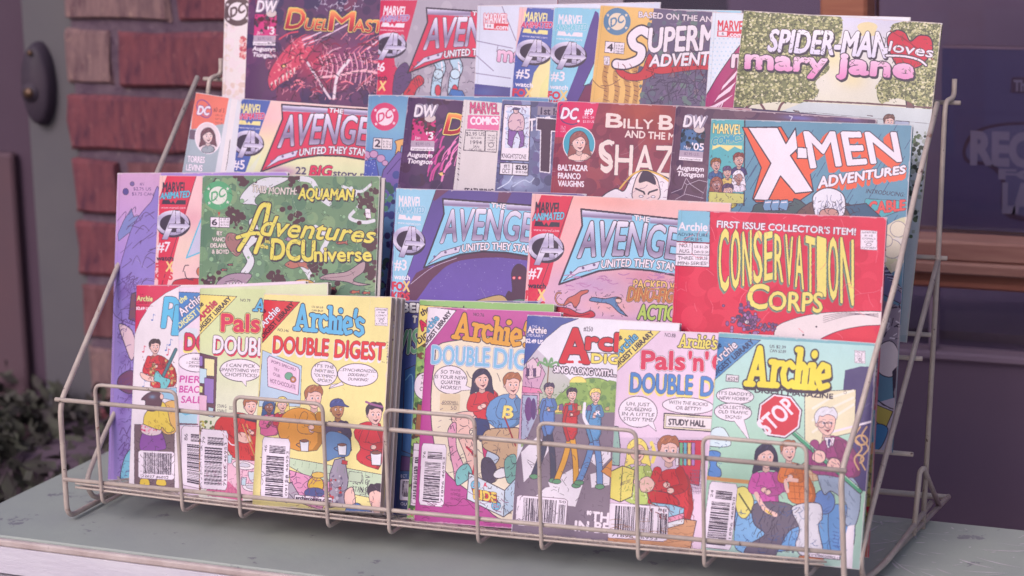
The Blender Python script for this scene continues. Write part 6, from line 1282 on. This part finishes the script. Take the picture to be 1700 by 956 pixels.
# navy sign board inside the right pane
sg = tag(empty('sign_board', (.75, YW + .05, .24)), 'navy sign board with rounded grey lettering inside the right hand window', 'sign'); SX = Vector(sg.location)
pbox('board', (.593, YW + .032, .1595), (.98, YW + .040, .336), M['navy'], sg, SX)
pbox('board_edge', (.593, YW + .0315, .3362), (.98, YW + .0405, .3385), M['ledge'], sg, SX)
YS = YW + .032
def at(px, py, y=YS): return hit(px, py, (0, 1, 0), y)
def shape(name, pts, mat, dy, parent=sg):
    bm = bmesh.new(); P = [Vector(at(*p)) for p in spline(pts)]; f = bm.faces.new([bm.verts.new((p.x - SX.x, YS - dy - SX.y, p.z - SX.z)) for p in P]); e = bmesh.ops.extrude_face_region(bm, geom=[f]); bmesh.ops.translate(bm, verts=[v for v in e['geom'] if isinstance(v, bmesh.types.BMVert)], vec=(0, dy * .9, 0)); bmesh.ops.recalc_face_normals(bm, faces=bm.faces); return from_bm(name, bm, mat, parent)
def word(t, x0, y0, x1, h, mat, dy, off, name='lettering'):
    cu = bpy.data.curves.new('l', 'FONT'); cu.body = t; cu.size = 1; cu.offset = off; cu.extrude = 0; cu.resolution_u = 4; ob = bpy.data.objects.new('l', cu); me0 = ob.to_mesh(); me = me0.copy() if False else bpy.data.meshes.new(name)
    co = [v.co.copy() for v in me0.vertices]; fc = [tuple(p.vertices) for p in me0.polygons]; ob.to_mesh_clear(); bpy.data.objects.remove(ob)
    A0, A1 = Vector(at(x0, y0)), Vector(at(x1, y0 + (x1 - x0) * .02)); xs_ = [c.x for c in co]; mn, mxx = min(xs_), max(xs_); H = max(c.y for c in co); hh = h / 1.62 / 1000
    me.from_pydata([(A0.x + (A1.x - A0.x) * (c.x - mn) / (mxx - mn) - SX.x, YS - dy - SX.y, A0.z + c.y / H * hh - SX.z) for c in co], [], fc); return link(name, me, mat, sg)
shape('emblem_outline', [(1598, 250), (1612, 222), (1650, 206), (1720, 202), (1860, 206), (1900, 250), (1860, 300), (1820, 360), (1676, 362), (1662, 300), (1640, 276), (1606, 270)], M['navy_outline'], .0010)
shape('emblem', [(1604, 250), (1618, 226), (1652, 211), (1720, 207), (1850, 212), (1890, 250), (1850, 296), (1812, 352), (1682, 354), (1668, 292), (1642, 269), (1612, 266)], M['sign_blue'], .0014)
word('RECORDS', 1611, 270, 1880, 52, M['sign_ink'], .0018, .05)
word('FOR', 1658, 296, 1790, 16, M['sign_ink'], .0018, .04); word('LAUGHS'[:2], 1664, 350, 1716, 46, M['sign_ink'], .0018, .06)
shape('small_panel', [(1680, 130), (1690, 128), (1760, 130), (1770, 150), (1760, 154), (1684, 154), (1679, 146)], M['navy_outline'], .0010); word('The', 1683, 150, 1712, 17, M['sign_ink'], .0014, .04)
# planting at the foot of the wall on the left
bh = tag(empty('bush', (-.36, .42, -.75)), 'dark low bush behind the left corner of the table', 'bush'); rl = random.Random(3)
bm = bmesh.new()
for k in range(14000):
    u = Vector((rl.gauss(0, .13), rl.gauss(0, .09), rl.gauss(0, .17)));
    c0 = Vector((-.04, .06, .56)) + u
    if c0.z > .70 - abs(u.x) * .25 + .03 * mnoise.noise(c0 * 14) or c0.z < .1: continue
    d = Vector((rl.uniform(-1, 1), rl.uniform(-1, 1), rl.uniform(-.4, 1))).normalized(); s_ = d.orthogonal().normalized(); L = rl.uniform(.008, .018)
    bm.faces.new([bm.verts.new(c0 + p) for p in (d * -L, s_ * L * .4, d * L, s_ * -L * .4)])
o = from_bm('foliage', bm, M['leaf'], bh); o['kind'] = 'stuff'
bm = bmesh.new()
for k in range(14): 
    a = rl.uniform(0, 6.28); tube(bm, [(0, 0, 0), (.03 * math.cos(a), .03 * math.sin(a), .25), (.12 * math.cos(a) - .03, .1 * math.sin(a) + .05, .55)], .004, 5)
from_bm('stem', bm, M['stem'], bh)
st = tag(empty('stone_block', (-.26, .50, -.75)), 'rough grey stone block between the bush and the brick wall', 'stone'); bm = bmesh.new(); box(bm, (-.11, -.08, 0), (.10, .10, .66), .02, 3)
for v in bm.verts: v.co += Vector((mnoise.noise(v.co * 30), mnoise.noise(v.co * 30 + Vector((5, 0, 0))), mnoise.noise(v.co * 30 + Vector((0, 7, 0))))) * .008
from_bm('block_face', bm, M['stone'], st, True)
